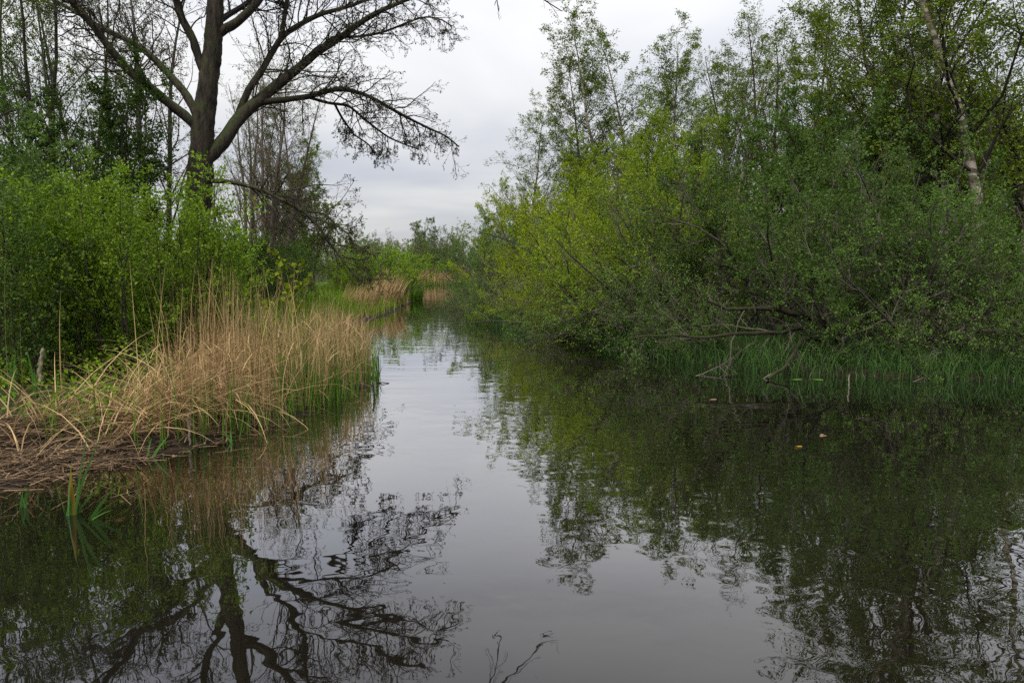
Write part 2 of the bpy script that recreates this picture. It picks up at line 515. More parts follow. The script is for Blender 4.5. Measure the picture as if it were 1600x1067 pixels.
# ------------------------------------------------------------------ plant prototypes
def stems_start(rng, n, spread, L, r, npts, trop, wander, base=0.25, bias=0.0, endr=0.2):
    az = rng.uniform(0, 2 * np.pi, n)
    if bias:
        az = np.where(rng.random(n) < bias, np.pi + rng.normal(size=n) * 0.7, az)   # lean toward -X
    a = np.radians(rng.uniform(spread[0], spread[1], n))
    d = np.stack([np.sin(a) * np.cos(az), np.sin(a) * np.sin(az), np.cos(a)], 1)
    rad = np.sqrt(rng.random(n)) * base
    pos = np.stack([rad * np.cos(az), rad * np.sin(az), np.full(n, -0.15)], 1)
    return march(rng, pos, d, rng.uniform(L[0], L[1], n), rng.uniform(r[0], r[1], n), npts, trop, wander, endr)

PROTO = {}
def proto(name, seed, stems, levels, leaf, trunk_levels=1, bark='bark_grey', twig='twig_grey', leafm='leaf_willow', sides=(8, 5, 4, 3, 3), knobs=0.05):
    rng = np.random.default_rng(seed)
    lv = [stems_start(rng, **stems)]
    for L in levels:
        lv.append(grow(rng, lv[-1], **L))
    tg = Geo()
    cg = Geo()
    for i, b in enumerate(lv):
        v, q = tubes(b[0], b[1], sides[i], rng, knobs if i == 0 else 0)
        (tg if i <= trunk_levels - 1 else cg).add(v, q, 0)
    for (li, kw) in leaf:
        v, q = leaves(rng, lv[li], **kw)
        cg.add(v, q, 1)
    PROTO[name] = (tg.mesh(name + '_trunk', [MATS[bark]], True), cg.mesh(name + '_crown', [MATS[twig], MATS[leafm]]))

for k in range(4):
    proto('willow%d' % k, 10 + k,
          dict(n=10, spread=(8, 72), L=(3.2, 5.4), r=(0.035, 0.065), npts=9, trop=0.03, wander=0.13, base=0.5, bias=0.45),
          [dict(nchild=9, t0=0.15, t1=0.98, ang=(25, 65), lens=(0.28, 0.55), npts=6, trop=0.05, wander=0.16, rr=0.6),
           dict(nchild=7, t0=0.15, t1=1.0, ang=(25, 60), lens=(0.35, 0.65), npts=5, trop=0.06, wander=0.18, rr=0.55),
           dict(nchild=4, t0=0.15, t1=1.0, ang=(20, 55), lens=(0.4, 0.75), npts=3, trop=0.1, wander=0.15, rr=0.6)],
          [(3, dict(per=6, size=0.075, spread=0.03, width=0.6)), (2, dict(per=6, size=0.07, spread=0.03, width=0.6))])
for k in range(3):
    proto('hang%d' % k, 20 + k,
          dict(n=13, spread=(35, 88), L=(2.6, 4.6), r=(0.022, 0.045), npts=9, trop=-0.015, wander=0.13, base=0.5, bias=0.75),
          [dict(nchild=11, t0=0.15, t1=0.98, ang=(25, 65), lens=(0.25, 0.5), npts=6, trop=0.02, wander=0.17, rr=0.6),
           dict(nchild=6, t0=0.15, t1=1.0, ang=(25, 60), lens=(0.35, 0.65), npts=5, trop=0.04, wander=0.2, rr=0.55),
           dict(nchild=3, t0=0.15, t1=1.0, ang=(20, 55), lens=(0.4, 0.75), npts=3, trop=0.08, wander=0.17, rr=0.6)],
          [(3, dict(per=3, size=0.06, spread=0.03, width=0.6)), (2, dict(per=2, size=0.06, spread=0.03, width=0.6))])
for k in range(3):
    proto('sapling%d' % k, 30 + k,
          dict(n=12, spread=(2, 22), L=(2.6, 3.8), r=(0.012, 0.024), npts=9, trop=0.05, wander=0.07, base=0.8),
          [dict(nchild=15, t0=0.12, t1=0.97, ang=(30, 60), lens=(0.18, 0.36), npts=5, trop=0.06, wander=0.14, rr=0.55),
           dict(nchild=6, t0=0.1, t1=1.0, ang=(30, 60), lens=(0.3, 0.6), npts=3, trop=0.06, wander=0.15, rr=0.6)],
          [(2, dict(per=9, size=0.064, spread=0.03, width=0.62, along=0.2)), (1, dict(per=7, size=0.064, spread=0.03, width=0.6, t0=0.4)), (0, dict(per=14, size=0.064, spread=0.03, t0=0.75))],
          bark='bark_dark', twig='twig_dark', leafm='leaf_fresh', sides=(5, 3, 3))
for k in range(3):
    proto('birch%d' % k, 50 + k,
          dict(n=1, spread=(2, 7), L=(14, 15), r=(0.14, 0.16), npts=16, trop=0.04, wander=0.045, base=0.01, endr=0.08),
          [dict(nchild=38, t0=0.2, t1=0.985, ang=(28, 60), lens=(0.17, 0.36), npts=7, trop=0.03, wander=0.15, rr=0.42, taper=0.6),
           dict(nchild=8, t0=0.15, t1=1.0, ang=(25, 60), lens=(0.3, 0.55), npts=5, trop=-0.02, wander=0.16, rr=0.5),
           dict(nchild=6, t0=0.1, t1=1.0, ang=(20, 60), lens=(0.4, 0.8), npts=4, trop=-0.14, wander=0.14, rr=0.6)],
          [(3, dict(per=9, size=0.085, spread=0.05, width=0.6, droop=0.3)), (2, dict(per=6, size=0.075, spread=0.03, width=0.6))],
          bark='bark_birch', twig='twig_dark', leafm='leaf_birch', sides=(10, 5, 3, 3))
for k in range(3):
    proto('alder%d' % k, 70 + k,
          dict(n=4, spread=(4, 24), L=(6.2, 8.4), r=(0.06, 0.09), npts=12, trop=0.04, wander=0.08, base=0.35, endr=0.12),
          [dict(nchild=17, t0=0.15, t1=0.98, ang=(28, 62), lens=(0.16, 0.34), npts=6, trop=0.05, wander=0.15, rr=0.5),
           dict(nchild=7, t0=0.12, t1=1.0, ang=(28, 60), lens=(0.32, 0.6), npts=5, trop=0.03, wander=0.17, rr=0.5),
           dict(nchild=4, t0=0.1, t1=1.0, ang=(25, 60), lens=(0.4, 0.75), npts=3, trop=0.03, wander=0.15, rr=0.6)],
          [(3, dict(per=9, size=0.09, spread=0.04, width=0.6)), (2, dict(per=7, size=0.085, spread=0.04, width=0.6))],
          bark='bark_dark', twig='twig_grey', leafm='leaf_willow')
for k in range(3):
    proto('bare%d' % k, 90 + k,
          dict(n=2, spread=(1, 9), L=(12, 14.5), r=(0.12, 0.17), npts=14, trop=0.05, wander=0.05, base=0.4, endr=0.1),
          [dict(nchild=22, t0=0.18, t1=0.98, ang=(22, 50), lens=(0.16, 0.34), npts=8, trop=0.07, wander=0.10, rr=0.42, taper=0.55),
           dict(nchild=8, t0=0.15, t1=1.0, ang=(22, 55), lens=(0.25, 0.5), npts=5, trop=0.06, wander=0.14, rr=0.5),
           dict(nchild=5, t0=0.15, t1=1.0, ang=(20, 55), lens=(0.35, 0.7), npts=3, trop=0.04, wander=0.14, rr=0.6)],
          [(3, dict(per=5, size=0.06, spread=0.02, width=0.5))],
          bark='bark_red', twig='twig_red', leafm='leaf_bud', sides=(9, 5, 3, 3))
for k in range(2):
    proto('slim%d' % k, 100 + k,
          dict(n=2, spread=(1, 9), L=(11, 13.5), r=(0.08, 0.12), npts=14, trop=0.05, wander=0.06, base=0.4, endr=0.1),
          [dict(nchild=24, t0=0.1, t1=0.98, ang=(25, 60), lens=(0.14, 0.32), npts=8, trop=0.05, wander=0.12, rr=0.42, taper=0.5),
           dict(nchild=8, t0=0.15, t1=1.0, ang=(22, 55), lens=(0.25, 0.5), npts=5, trop=0.03, wander=0.16, rr=0.5),
           dict(nchild=5, t0=0.15, t1=1.0, ang=(20, 55), lens=(0.35, 0.7), npts=3, trop=0.0, wander=0.16, rr=0.6)],
          [(3, dict(per=7, size=0.065, spread=0.03, width=0.55)), (2, dict(per=4, size=0.065, spread=0.03, width=0.55))],
          bark='bark_dark', twig='twig_dark', leafm='leaf_dark', sides=(9, 5, 3, 3))
for k in range(2):
    proto('round%d' % k, 110 + k,
          dict(n=22, spread=(3, 62), L=(2.4, 3.3), r=(0.02, 0.035), npts=7, trop=0.03, wander=0.08, base=0.7),
          [dict(nchild=9, t0=0.2, t1=0.98, ang=(20, 50), lens=(0.25, 0.5), npts=5, trop=0.06, wander=0.13, rr=0.6),
           dict(nchild=5, t0=0.1, t1=1.0, ang=(20, 50), lens=(0.35, 0.7), npts=3, trop=0.06, wander=0.15, rr=0.6)],
          [(2, dict(per=12, size=0.10, spread=0.05, width=0.45)), (1, dict(per=6, size=0.1, spread=0.05, t0=0.4))],
          leafm='leaf_fresh', sides=(4, 3, 3))

def plant(name, pr, u, D, label, cat, scale=1.0, rot=None, group=None, leafm=None, bark=None, twig=None, sz=None, x=None, tilt=0.0):
    """A tree or shrub: an empty at its foot with a trunk and a crown."""
    x = xat(u, D) if x is None else x
    z = float(ground_z(x, D))
    o = link(name, None, None, (x, D, z - 0.03), label, cat, group)
    o.rotation_euler = (0, tilt, R(rot if rot is not None else (u * 37) % 360))
    o.scale = (scale, scale, sz if sz else scale)
    t = link('trunk', PROTO[pr][0], o)
    c = link('crown', PROTO[pr][1], o)
    for ob, slot, m in ((t, 0, bark), (c, 0, twig), (c, 1, leafm)):
        if m:
            ob.material_slots[slot].link = 'OBJECT'
            ob.material_slots[slot].material = MATS[m]
    return o

# ------------------------------------------------------------------ the big leafless tree
def curve_pts(pix, n, d0, d1):
    """Smooth centre line through photograph points, its distance running from d0 to d1."""
    pix = np.array(pix, float)
    s = np.concatenate([[0], np.cumsum(np.linalg.norm(np.diff(pix, axis=0), axis=1))])
    s /= s[-1]
    tt = np.linspace(0, 1, n)
    u = np.interp(tt, s, pix[:, 0]); v = np.interp(tt, s, pix[:, 1])
    for a in (u, v):                                    # round the corners a little
        a[1:-1] = 0.25 * a[:-2] + 0.5 * a[1:-1] + 0.25 * a[2:]
    return np.array([at(uu, vv, d0 + (d1 - d0) * t ** 1.2) for uu, vv, t in zip(u, v, tt)])

BD = 20.0
bx = at(290, 470, BD)
big = link('tall_tree', None, None, (bx[0], BD, 0.25), 'big dark tree with a thick trunk and long nearly leafless limbs over the water', 'tree')
def local(P):
    return P - np.array(big.location)
def limb_mesh(pix, d0, d1, w0, w1, k=8, n=22, knob=0.06, seed=0, pw=1.0):
    rng = np.random.default_rng(seed)
    P = local(curve_pts(pix, n, d0, d1))[None]
    mid = (d0 + d1) / 2
    tt = np.linspace(0, 1, n) ** pw
    Rd = ((w0 + (w1 - w0) * tt) * 0.5 / F * mid)[None]
    L = np.array([np.linalg.norm(np.diff(P[0], axis=0), axis=1).sum()])
    return rng, (P, Rd, L), tubes(P, Rd, k, rng, knob)
trunk_pix = [(283, 500), (290, 440), (298, 380), (309, 325), (313, 260), (317, 200), (324, 140), (331, 90), (335, 40), (337, 0), (339, -70), (346, -150), (350, -240), (362, -330)]
rng, tb, (v, q) = limb_mesh(trunk_pix, BD, BD, 52, 8, 28, 110, 0.045, 1, 0.8)
g = Geo().add(v, q)
link('trunk', g.mesh('big_trunk', [MATS['bark_big']], True), big)
LIMBS = [
    # pixels, start and end distance, start and end width in pixels, children, upward pull, share of buds
    ([(312, 205), (296, 186), (268, 165), (245, 146), (212, 122), (182, 90), (160, 60), (140, 34), (115, 8), (92, -25), (70, -70), (60, -120)], 20, 18, 17, 6, 26, 0.06),
    ([(312, 190), (300, 165), (290, 145), (262, 115), (235, 86), (208, 66), (175, 52), (148, 38), (120, 20), (90, 4), (60, -20)], 20, 22.5, 13, 4, 24, 0.06),
    ([(322, 120), (312, 95), (302, 62), (284, 30), (274, 0), (268, -40), (255, -110), (248, -170)], 20, 19, 14, 5, 20, 0.06),
    ([(334, 60), (346, 48), (372, 34), (398, 10), (418, -22), (440, -60), (470, -110), (490, -170)], 20, 21, 14, 5, 20, 0.06),
    ([(320, 250), (335, 238), (352, 218), (372, 184), (399, 161), (436, 131), (474, 101), (496, 79), (530, 62), (560, 37), (594, 17), (635, 0), (668, -14), (690, -10)], 20, 24, 21, 4, 34, 0.02),
    ([(372, 182), (378, 165), (388, 139), (406, 116), (425, 83), (440, 56), (462, 42), (500, 22), (530, 15), (575, 0), (615, -18), (650, -22)], 20.6, 22, 12, 3, 24, 0.03),
    ([(440, 58), (443, 35), (449, 0), (452, -40), (460, -90)], 21, 21, 8, 3, 12, 0.06),
    ([(500, 76), (518, 58), (560, 58), (590, 53), (612, 46), (640, 34), (665, 26), (690, 30), (706, 42)], 22.2, 24, 5, 2, 18, -0.04),
    ([(404, 160), (440, 157), (481, 152), (511, 142), (537, 139), (560, 144), (590, 157), (612, 171), (642, 187), (672, 202), (700, 213), (716, 229)], 20.8, 25.5, 9, 2.5, 30, -0.03),
    ([(481, 152), (511, 161), (545, 165), (575, 191), (605, 214), (632, 226), (655, 234)], 22.4, 24.5, 5, 2, 18, -0.03),
    ([(522, 161), (534, 184), (552, 210), (575, 225), (592, 246)], 23, 24.5, 4, 1.6, 12, -0.03),
    ([(316, 283), (350, 283), (384, 289), (417, 300), (447, 317), (477, 331), (496, 352), (511, 375), (526, 394), (538, 412), (560, 438)], 20, 18.5, 8, 2, 22, 0.0),
    ([(474, 329), (507, 334), (526, 352), (545, 367), (557, 388)], 19.4, 18.4, 4, 1.5, 12, 0.02),
    ([(339, -80), (400, -150), (520, -170), (640, -140), (740, -90), (800, -38), (845, -2), (878, 18)], 20, 22.5, 9, 1.6, 16, -0.02),
    ([(740, -90), (765, -45), (775, -10), (779, 18)], 22.2, 22.6, 3, 1.4, 5, -0.06),
]
for i, (pix, d0, d1, w0, w1, nch, trop) in enumerate(LIMBS):
    rng, lb, (v, q) = limb_mesh(pix, d0, d1, w0, w1, 8, 26, 0.06, 200 + i)
    limb = link('limb', Geo().add(v, q).mesh('limb_%d' % i, [MATS['bark_big']], True), big)
    dead = i >= 13
    L = lb[2]
    c1 = grow(rng, (lb[0], lb[1], np.minimum(L, 5.5)), nch if dead else int(nch * 1.45), 0.2, 0.99, (25, 65), (0.14, 0.46), 9, trop, 0.2, 0.5, taper=0.45)
    c2 = grow(rng, c1, 6 if not dead else 3, 0.15, 1.0, (25, 60), (0.3, 0.6), 5, trop, 0.2, 0.55)
    c3 = grow(rng, c2, 3 if not dead else 1, 0.2, 1.0, (25, 60), (0.4, 0.8), 4, 0.05, 0.2, 0.65)
    for c, mn, mxr in ((c1, 0.006, 0.022), (c2, 0.004, 0.009), (c3, 0.003, 0.005)):
        np.clip(c[1], mn, mxr * np.linspace(1, 0.4, c[1].shape[1]), out=c[1])
    tg = Geo()
    for c, k in ((c1, 5), (c2, 3), (c3, 3)):
        v, q = tubes(c[0], c[1], k, rng)
        tg.add(v, q, 0)
    if not dead:
        v, q = leaves(rng, c3, 4, 0.07, 0.3, 0.008, 0.1, 0.38)
        tg.add(v, q, 1)
        v, q = leaves(rng, c2, 3, 0.05, 0.4, 0.008, 0.1, 0.4)
        tg.add(v, q, 1)
    link('twigs', tg.mesh('limb_twigs_%d' % i, [MATS['twig_dark'], MATS['leaf_catkin']]), limb, kind='stuff')
# upper crown above the picture
rng = np.random.default_rng(400)
c1 = grow(rng, (tb[0], tb[1], tb[2] * 0.35), 14, 0.55, 0.99, (25, 55), (0.5, 0.9), 8, 0.04, 0.12, 0.45)
c2 = grow(rng, c1, 8, 0.15, 1, (25, 60), (0.3, 0.5), 5, 0.03, 0.18, 0.5)
c3 = grow(rng, c2, 4, 0.15, 1, (25, 60), (0.35, 0.7), 3, 0.03, 0.18, 0.6)
tg = Geo()
for c, k in ((c1, 6), (c2, 3), (c3, 3)):
    v, q = tubes(c[0], np.maximum(c[1], 0.004), k, rng); tg.add(v, q, 0)
v, q = leaves(rng, c3, 4, 0.07, 0.3, 0.012); tg.add(v, q, 1)
link('crown', tg.mesh('big_crown', [MATS['twig_dark'], MATS['leaf_catkin']]), big)

# ------------------------------------------------------------------ left bank trees and shrubs
G1 = 'fresh green saplings on the left bank'
for n, u, D, s, lab in [
    (0, 15, 11.0, 0.85, 'bright green leafy shrub at the left edge, nearest the muddy bank'),
    (1, 95, 12.4, 1.0, 'bright green upright shrub right of the leftmost one, in front of slim dark trunks'),
    (2, 165, 11.9, 0.92, 'bright green leafy shrub in front of the dark-leaved hawthorn'),
    (0, 232, 13.2, 1.0, 'bright green shrub just left of the thick tree trunk'),
    (1, 300, 13.6, 0.88, 'light green shrub standing in front of the thick tree trunk'),
    (2, 352, 16.5, 0.78, 'low light green shrub just right of the thick tree trunk'),
    (1, 130, 15.5, 1.1, 'taller green shrub behind the bright shrubs, below the dark-leaved hawthorn'),
    (2, 40, 14.6, 1.05, 'tallest green shrub on the left, below the slim dark trunks'),
    (0, -60, 12.8, 1.25, 'green shrub cut off by the left edge of the picture')]:
    plant('leafy_shrub', 'sapling%d' % n, u, D, lab, 'shrub', s, group=G1, leafm='leaf_willow' if u < 60 else None)  # leftmost shrubs: lens vignette darkening put into the leaf colour, not another species
plant('hawthorn_tree', 'alder0', 195, 18.5, 'dark-leaved small tree between the bright shrubs and the thick trunk', 'tree', 0.95, 10, leafm='leaf_dark', twig='twig_dark')
plant('hawthorn_tree', 'alder1', 100, 21.0, 'dark-leaved small tree among the slim dark trunks on the left', 'tree', 0.85, 130, leafm='leaf_dark', twig='twig_dark')
plant('hawthorn_tree', 'alder2', -20, 19.0, 'dark-leaved small tree at the left picture edge', 'tree', 0.9, 130, leafm='leaf_dark', twig='twig_dark')
G2 = 'slim dark trees at the upper left'
for n, u, D, s, lab in [
    (0, 8, 17.0, 0.95, 'slim dark tree at the far left edge with tiny green buds'),
    (1, 34, 20.0, 1.0, 'second slim dark tree from the left edge'),
    (2, 78, 23.0, 1.0, 'third slim dark tree from the left edge'),
    (0, 118, 29.0, 1.1, 'slim budding tree in the gap left of the dark-leaved hawthorn'),
    (1, 170, 32.0, 1.1, 'slim budding tree behind the dark-leaved hawthorn')]:
    plant('slim_tree', 'slim%d' % (n % 2), u, D, lab, 'tree', s, group=G2, leafm=['leaf_dark', 'leaf_birch', 'leaf_dark'][n])
plant('bare_tree', 'bare2', 252, 26, 'bare tree with rising branches just behind and left of the thick trunk', 'tree', 1.05, 60, bark='bark_grey', twig='twig_red')
G3 = 'bare brown trees behind the big tree'
for n, u, D, s, lab in [
    (1, 372, 46, 0.95, 'bare brown tree, leftmost of the row right of the thick trunk'),
    (0, 396, 41, 0.98, 'bare brown tree, second of the row right of the thick trunk'),
    (2, 410, 44, 1.0, 'bare brown tree, third of the row right of the thick trunk'),
    (1, 427, 39, 0.93, 'bare grey-brown tree with a green haze, fourth right of the thick trunk'),
    (0, 446, 43, 0.88, 'bare budding tree, last of the row right of the thick trunk')]:
    plant('bare_tree', 'bare%d' % n, u, D, lab, 'tree', s, group=G3)
plant('budding_tree', 'alder1', 488, 52, 'slender budding tree with thin green foliage right of the bare row', 'tree', 1.2, 20, leafm='leaf_birch')
plant('budding_tree', 'birch0', 425, 46, 'tall tree with a thin green veil of leaves among the bare brown row', 'tree', 0.85, 70)
plant('budding_tree', 'birch2', 468, 49, 'green-veiled tree at the right end of the bare brown row', 'tree', 0.68, 10)
plant('budding_tree', 'alder0', 455, 47, 'green-hazed tree low behind the yellow-green sapling', 'tree', 1.0, 200, leafm='leaf_fresh')
plant('dark_bush', 'round0', 395, 31, 'dark green bush below the bare brown trees', 'bush', 1.15, 20, leafm='leaf_dark')
plant('dark_bush', 'round1', 350, 27, 'dark green bush half hidden behind the thick trunk', 'bush', 1.1, 60, leafm='leaf_dark')
plant('dark_bush', 'round1', 432, 35, 'dark green bush behind the yellow-green maple sapling', 'bush', 1.05, 90, leafm='leaf_dark')
plant('round_bush', 'round0', 597, 47, 'bright green rounded bush at the bend of the left bank', 'bush', 1.3, 45, sz=1.2)
plant('round_bush', 'round1', 632, 53, 'small bright green bush beside the rounded bush, at the water', 'bush', 0.62, 45)
plant('round_bush', 'round1', 545, 50, 'low yellow-green bush left of the rounded bank bush', 'bush', 0.72, 200, leafm='leaf_maple')

# maple sapling with large leaves
rng = np.random.default_rng(77)
mx_, md = xat(440, 19.5), 19.5
st = march(rng, np.array([[0, 0, -0.1], [0.15, 0.1, -0.1], [-0.2, 0.1, -0.1]]), unit(np.array([[0.05, 0, 1], [0.3, 0, 1], [-0.35, 0, 1.]])), np.array([2.4, 2.1, 1.9]), np.array([.02, .016, .015]), 7, 0.03, 0.08)
b1 = grow(rng, st, 9, 0.35, 1, (30, 65), (0.2, 0.4), 4, 0.05, 0.12, 0.6)
mo = link('maple_sapling', None, None, (mx_, md, float(ground_z(mx_, md))), 'yellow-green sapling with broad leaves standing among the reeds', 'sapling')
v, q = tubes(st[0], st[1], 6, rng); link('trunk', Geo().add(v, q).mesh('maple_trunk', [MATS['twig_grey']], True), mo)
g = Geo(); v, q = tubes(b1[0], b1[1], 3, rng); g.add(v, q, 0)
v, q = leaves(rng, b1, 9, 0.16, 0.3, 0.05, 0.2, 0.9); g.add(v, q, 1)
link('crown', g.mesh('maple_crown', [MATS['twig_grey'], MATS['leaf_maple']]), mo)

# ------------------------------------------------------------------ right bank
G4 = 'grey willow bushes along the right bank'
for n, u, D, s, rot, lm, lab in [
    (0, 1640, 17.5, 0.8, -30, None, 'grey willow bush cut off by the right picture edge'),
    (1, 1560, 18.0, 0.74, -15, None, 'grey willow bush at the waterside below the two birch trunks'),
    (2, 1450, 17.6, 0.74, 10, None, 'grey willow bush to the right of the arched mossy trunk'),
    (3, 1340, 18.6, 1.0, 0, None, 'grey willow bush rising directly behind the arched mossy trunk'),
    (0, 1235, 19.8, 1.0, 20, None, 'grey willow bush above the long horizontal mossy branch'),
    (1, 1140, 20.6, 0.95, -10, None, 'twiggy willow bush left of the arched mossy trunk, above tall sedge'),
    (2, 1060, 22.0, 1.0, 15, 'leaf_lime', 'twiggy willow bush behind the bright sedge tussock'),
    (3, 985, 24.0, 1.0, 0, 'leaf_lime', 'yellow-green willow bush leaning over the water left of the sedge tussock'),
    (0, 915, 27.0, 1.0, 10, 'leaf_yellow', 'yellow-green willow bush with branches dipping into the water'),
    (1, 890, 30.5, 0.95, 90, 'leaf_yellow', 'brightest yellow-green willow bush at mid distance on the right bank'),
    (2, 855, 34.0, 0.9, 150, 'leaf_yellow', 'yellow-green willow bush beyond the low branch that reaches over the channel'),
    (3, 812, 40.0, 0.9, 175, None, 'olive-green willow bush at the narrowing of the channel'),
    (0, 778, 47.0, 1.0, 150, None, 'small-looking willow bush at the far end of the right bank'),
    (1, 752, 57.0, 1.0, 180, None, 'distant willow bush opposite the rounded green bush'),
    (2, 738, 72.0, 1.0, 180, None, 'farthest willow bush on the right bank, near the far reeds')]:
    plant('willow_bush', 'willow%d' % n, u, D - 1.0, lab, 'bush', s, rot, G4, leafm=lm)
G5 = 'mid-height trees behind the right bank bushes'
for n, u, D, s, lm, lab in [
    (0, 1610, 27.0, 1.1, 'leaf_birch', 'dark leafy tree at the right picture edge'),
    (1, 1420, 26.0, 1.05, 'leaf_willow', 'leafy tree with crossing stems left of the two birch trunks'),
    (2, 1330, 24.5, 1.0, 'leaf_willow', 'leafy many-stemmed tree behind the arched mossy trunk'),
    (0, 1240, 25.5, 1.0, 'leaf_willow', 'leafy many-stemmed tree standing over the long mossy branch'),
    (1, 1160, 27.0, 0.95, 'leaf_willow', 'olive many-stemmed tree in the middle of the right thicket'),
    (2, 1085, 28.5, 0.98, 'leaf_lime', 'green many-stemmed tree below the tall dark bare stems'),
    (0, 1010, 31.0, 0.95, 'leaf_lime', 'green many-stemmed tree under the tallest birch of the skyline'),
    (1, 945, 34.0, 1.05, 'leaf_lime', 'yellow-green many-stemmed tree left of the tallest birch'),
    (2, 885, 38.0, 0.98, 'leaf_yellow', 'bright yellow-green tree at the left shoulder of the thicket'),
    (1, 835, 42.0, 0.80, 'leaf_yellow', 'lower yellow-green tree below the slender leaning tree'),
    (0, 775, 52.0, 0.85, 'leaf_birch', 'small dark tree with open branches at the left end of the thicket')]:
    plant('thicket_tree', 'alder%d' % n, u, D, lab, 'tree', s, None, G5, leafm=lm)
G6 = 'tall birches of the right wood'
for n, u, D, s, rot, lab in [
    (0, 1535, 21.0, 1.0, 270, 'birch with a pale blotched trunk, right one of the pair'),
    (1, 1478, 22.5, 1.0, 200, 'leaning birch with a pale blotched trunk, left one of the pair'),
    (2, 1595, 24.0, 1.05, 30, 'tall birch with a dark crown at the right picture edge'),
    (0, 1425, 27.0, 1.0, 250, 'tall birch behind the leaning pale trunk, its top out of the picture'),
    (1, 1350, 29.0, 0.98, 10, 'tall birch whose crown touches the top edge right of the bright sky'),
    (2, 1290, 32.0, 0.95, 120, 'tall birch at the upper right where the open sky ends'),
    (0, 1225, 36.0, 0.93, 40, 'tall birch with thin top right of the bare dark stems'),
    (1, 1120, 42.0, 0.95, 150, 'tall birch with a rounded green top left of the bare dark stems'),
    (2, 1050, 45.0, 1.06, 280, 'tall birch, second from the left of the high skyline'),
    (0, 955, 47.0, 1.12, 330, 'tallest looking birch at the left end of the high skyline'),
    (1, 1000, 51.0, 1.05, 60, 'tall birch between the two highest crowns'),
    (2, 982, 46.0, 1.10, 200, 'tall birch filling the skyline just right of the tallest one'),
    (1, 922, 49.0, 1.02, 300, 'tall wispy birch at the very left of the high skyline'),
    (0, 1088, 43.0, 1.0, 100, 'tall birch in the middle of the right skyline with full green top'),
    (2, 1150, 39.0, 0.92, 10, 'tall birch close behind the crooked bare stems'),
    (2, 905, 52.0, 0.72, 20, 'shorter birch stepping down left of the highest crown'),
    (1, 872, 54.0, 0.72, 120, 'short thin birch between the slender leaning tree and the high crown'),
    (0, 828, 47.0, 0.82, 185, 'slender tree with open crown standing alone against the sky')]:
    plant('birch_tree', 'birch%d' % n, u, D, lab, 'tree', s * 1.2, rot, G6, sz=s)
for u, D, s, r, lab in [(1165, 36, 0.95, 0, 'bare dark-stemmed tree with crooked top, left one of the pair on the skyline'),
                        (1190, 34, 0.95, 90, 'bare dark-stemmed tree with crooked top, right one of the pair on the skyline')]:
    plant('bare_tree', 'bare1', u, D, lab, 'tree', s, r, 'bare stems on the right skyline', bark='bark_dark', twig='twig_dark', leafm='leaf_birch')

G8 = 'low willow branches drooping to the right waterside'
DROOP = ['low willow shrub drooping to the water at the right picture edge', 'low willow shrub drooping to the water below the pale birch pair', 'low willow shrub drooping just right of the pale upright stick',
         'low willow shrub drooping over the sedge left of the arched mossy trunk', 'low willow shrub drooping over the left end of the long mossy branch', 'low willow shrub drooping just right of the bright sedge pair',
         'low yellow-green shrub drooping behind the bright sedge pair', 'low yellow-green shrub drooping just left of the bright sedge pair', 'low yellow-green shrub drooping where the thin low branch leaves the bank',
         'low willow shrub drooping at the tip of the thin low branch', 'low willow shrub by the water just beyond the thin low branch', 'low willow shrub by the water opposite the pale leaning reed fan',
         'low willow shrub by the water opposite the rounded green bush', 'small low willow shrub near the far end of the right bank', 'last low willow shrub on the right bank before the far reeds']
for i, (u, D, rot, lm, s) in enumerate([(1610, 16.3, 80, None, 0.75), (1500, 16.8, 70, None, 0.75), (1410, 17.2, 85, None, 0.7), (1130, 18.4, 45, None, 0.8),
                                        (1050, 20.3, 40, None, 0.85), (1000, 22.0, 35, None, 0.9), (945, 23.9, 30, 'leaf_yellow', 0.85), (885, 26.2, 45, 'leaf_yellow', 0.7), (835, 29.0, 40, 'leaf_yellow', 0.6), (785, 32.5, 20, None, 0.6),
                                        (760, 37.0, 60, None, 0.6), (743, 43.0, 90, None, 0.55), (732, 51.0, 90, None, 0.5), (724, 64, 90, None, 0.5), (722, 80, 90, None, 0.5)]):
    plant('drooping_willow', 'hang%d' % (i % 3), u, D, DROOP[i], 'bush', s, rot, G8, leafm=lm)
G9 = 'leafy trees deep in the right wood'
rng = np.random.default_rng(41)
for i in range(34):
    u = 800 + 850 * (i + 0.5) / 34 + rng.uniform(-12, 12)
    D = 30 + 26 * (1 - (u - 800) / 850) + rng.uniform(-3, 6)
    plant('wood_tree', ('alder%d' if i % 3 else 'birch%d') % (i % 3), u, D, 'leafy tree deep in the right wood, merging with its neighbours', 'tree', (0.95 + 0.25 * (u > 1250)) * rng.uniform(0.85, 1.1) * (1 if i % 3 else 0.7),
          None, G9, leafm=['leaf_willow', 'leaf_birch', 'leaf_birch'][i % 3])

# ------------------------------------------------------------------ far end of the channel
plant('far_tree', 'alder2', 652, 118, 'distant open-crowned tree rising in the middle above the channel end', 'tree', 1.28, 20, leafm='far_leaf')
plant('far_tree', 'alder0', 672, 122, 'thin distant tree just right of the highest tree at the channel end', 'tree', 1.1, 80, leafm='far_leaf')
plant('far_tree', 'alder1', 714, 112, 'small distant tree beside the right thicket at the channel end', 'tree', 0.92, 20, leafm='far_leaf')
plant('far_tree', 'alder1', 573, 120, 'small distant tree above the rounded bank bush', 'tree', 0.9, 150, leafm='far_leaf')
G7 = 'bushes on the far bank'
for i, (u, D) in enumerate([(640, 100), (662, 98), (684, 101), (702, 97), (722, 99), (615, 106), (590, 112), (560, 108), (535, 104), (510, 112), (485, 100), (748, 100)]):
    plant('far_bush', 'willow%d' % (i % 4), u, D, 'grey-green bush in the row closing off the far end of the channel', 'bush', 1.25 if i < 8 else 1.1, (i * 77) % 360, G7, leafm='far_leaf')

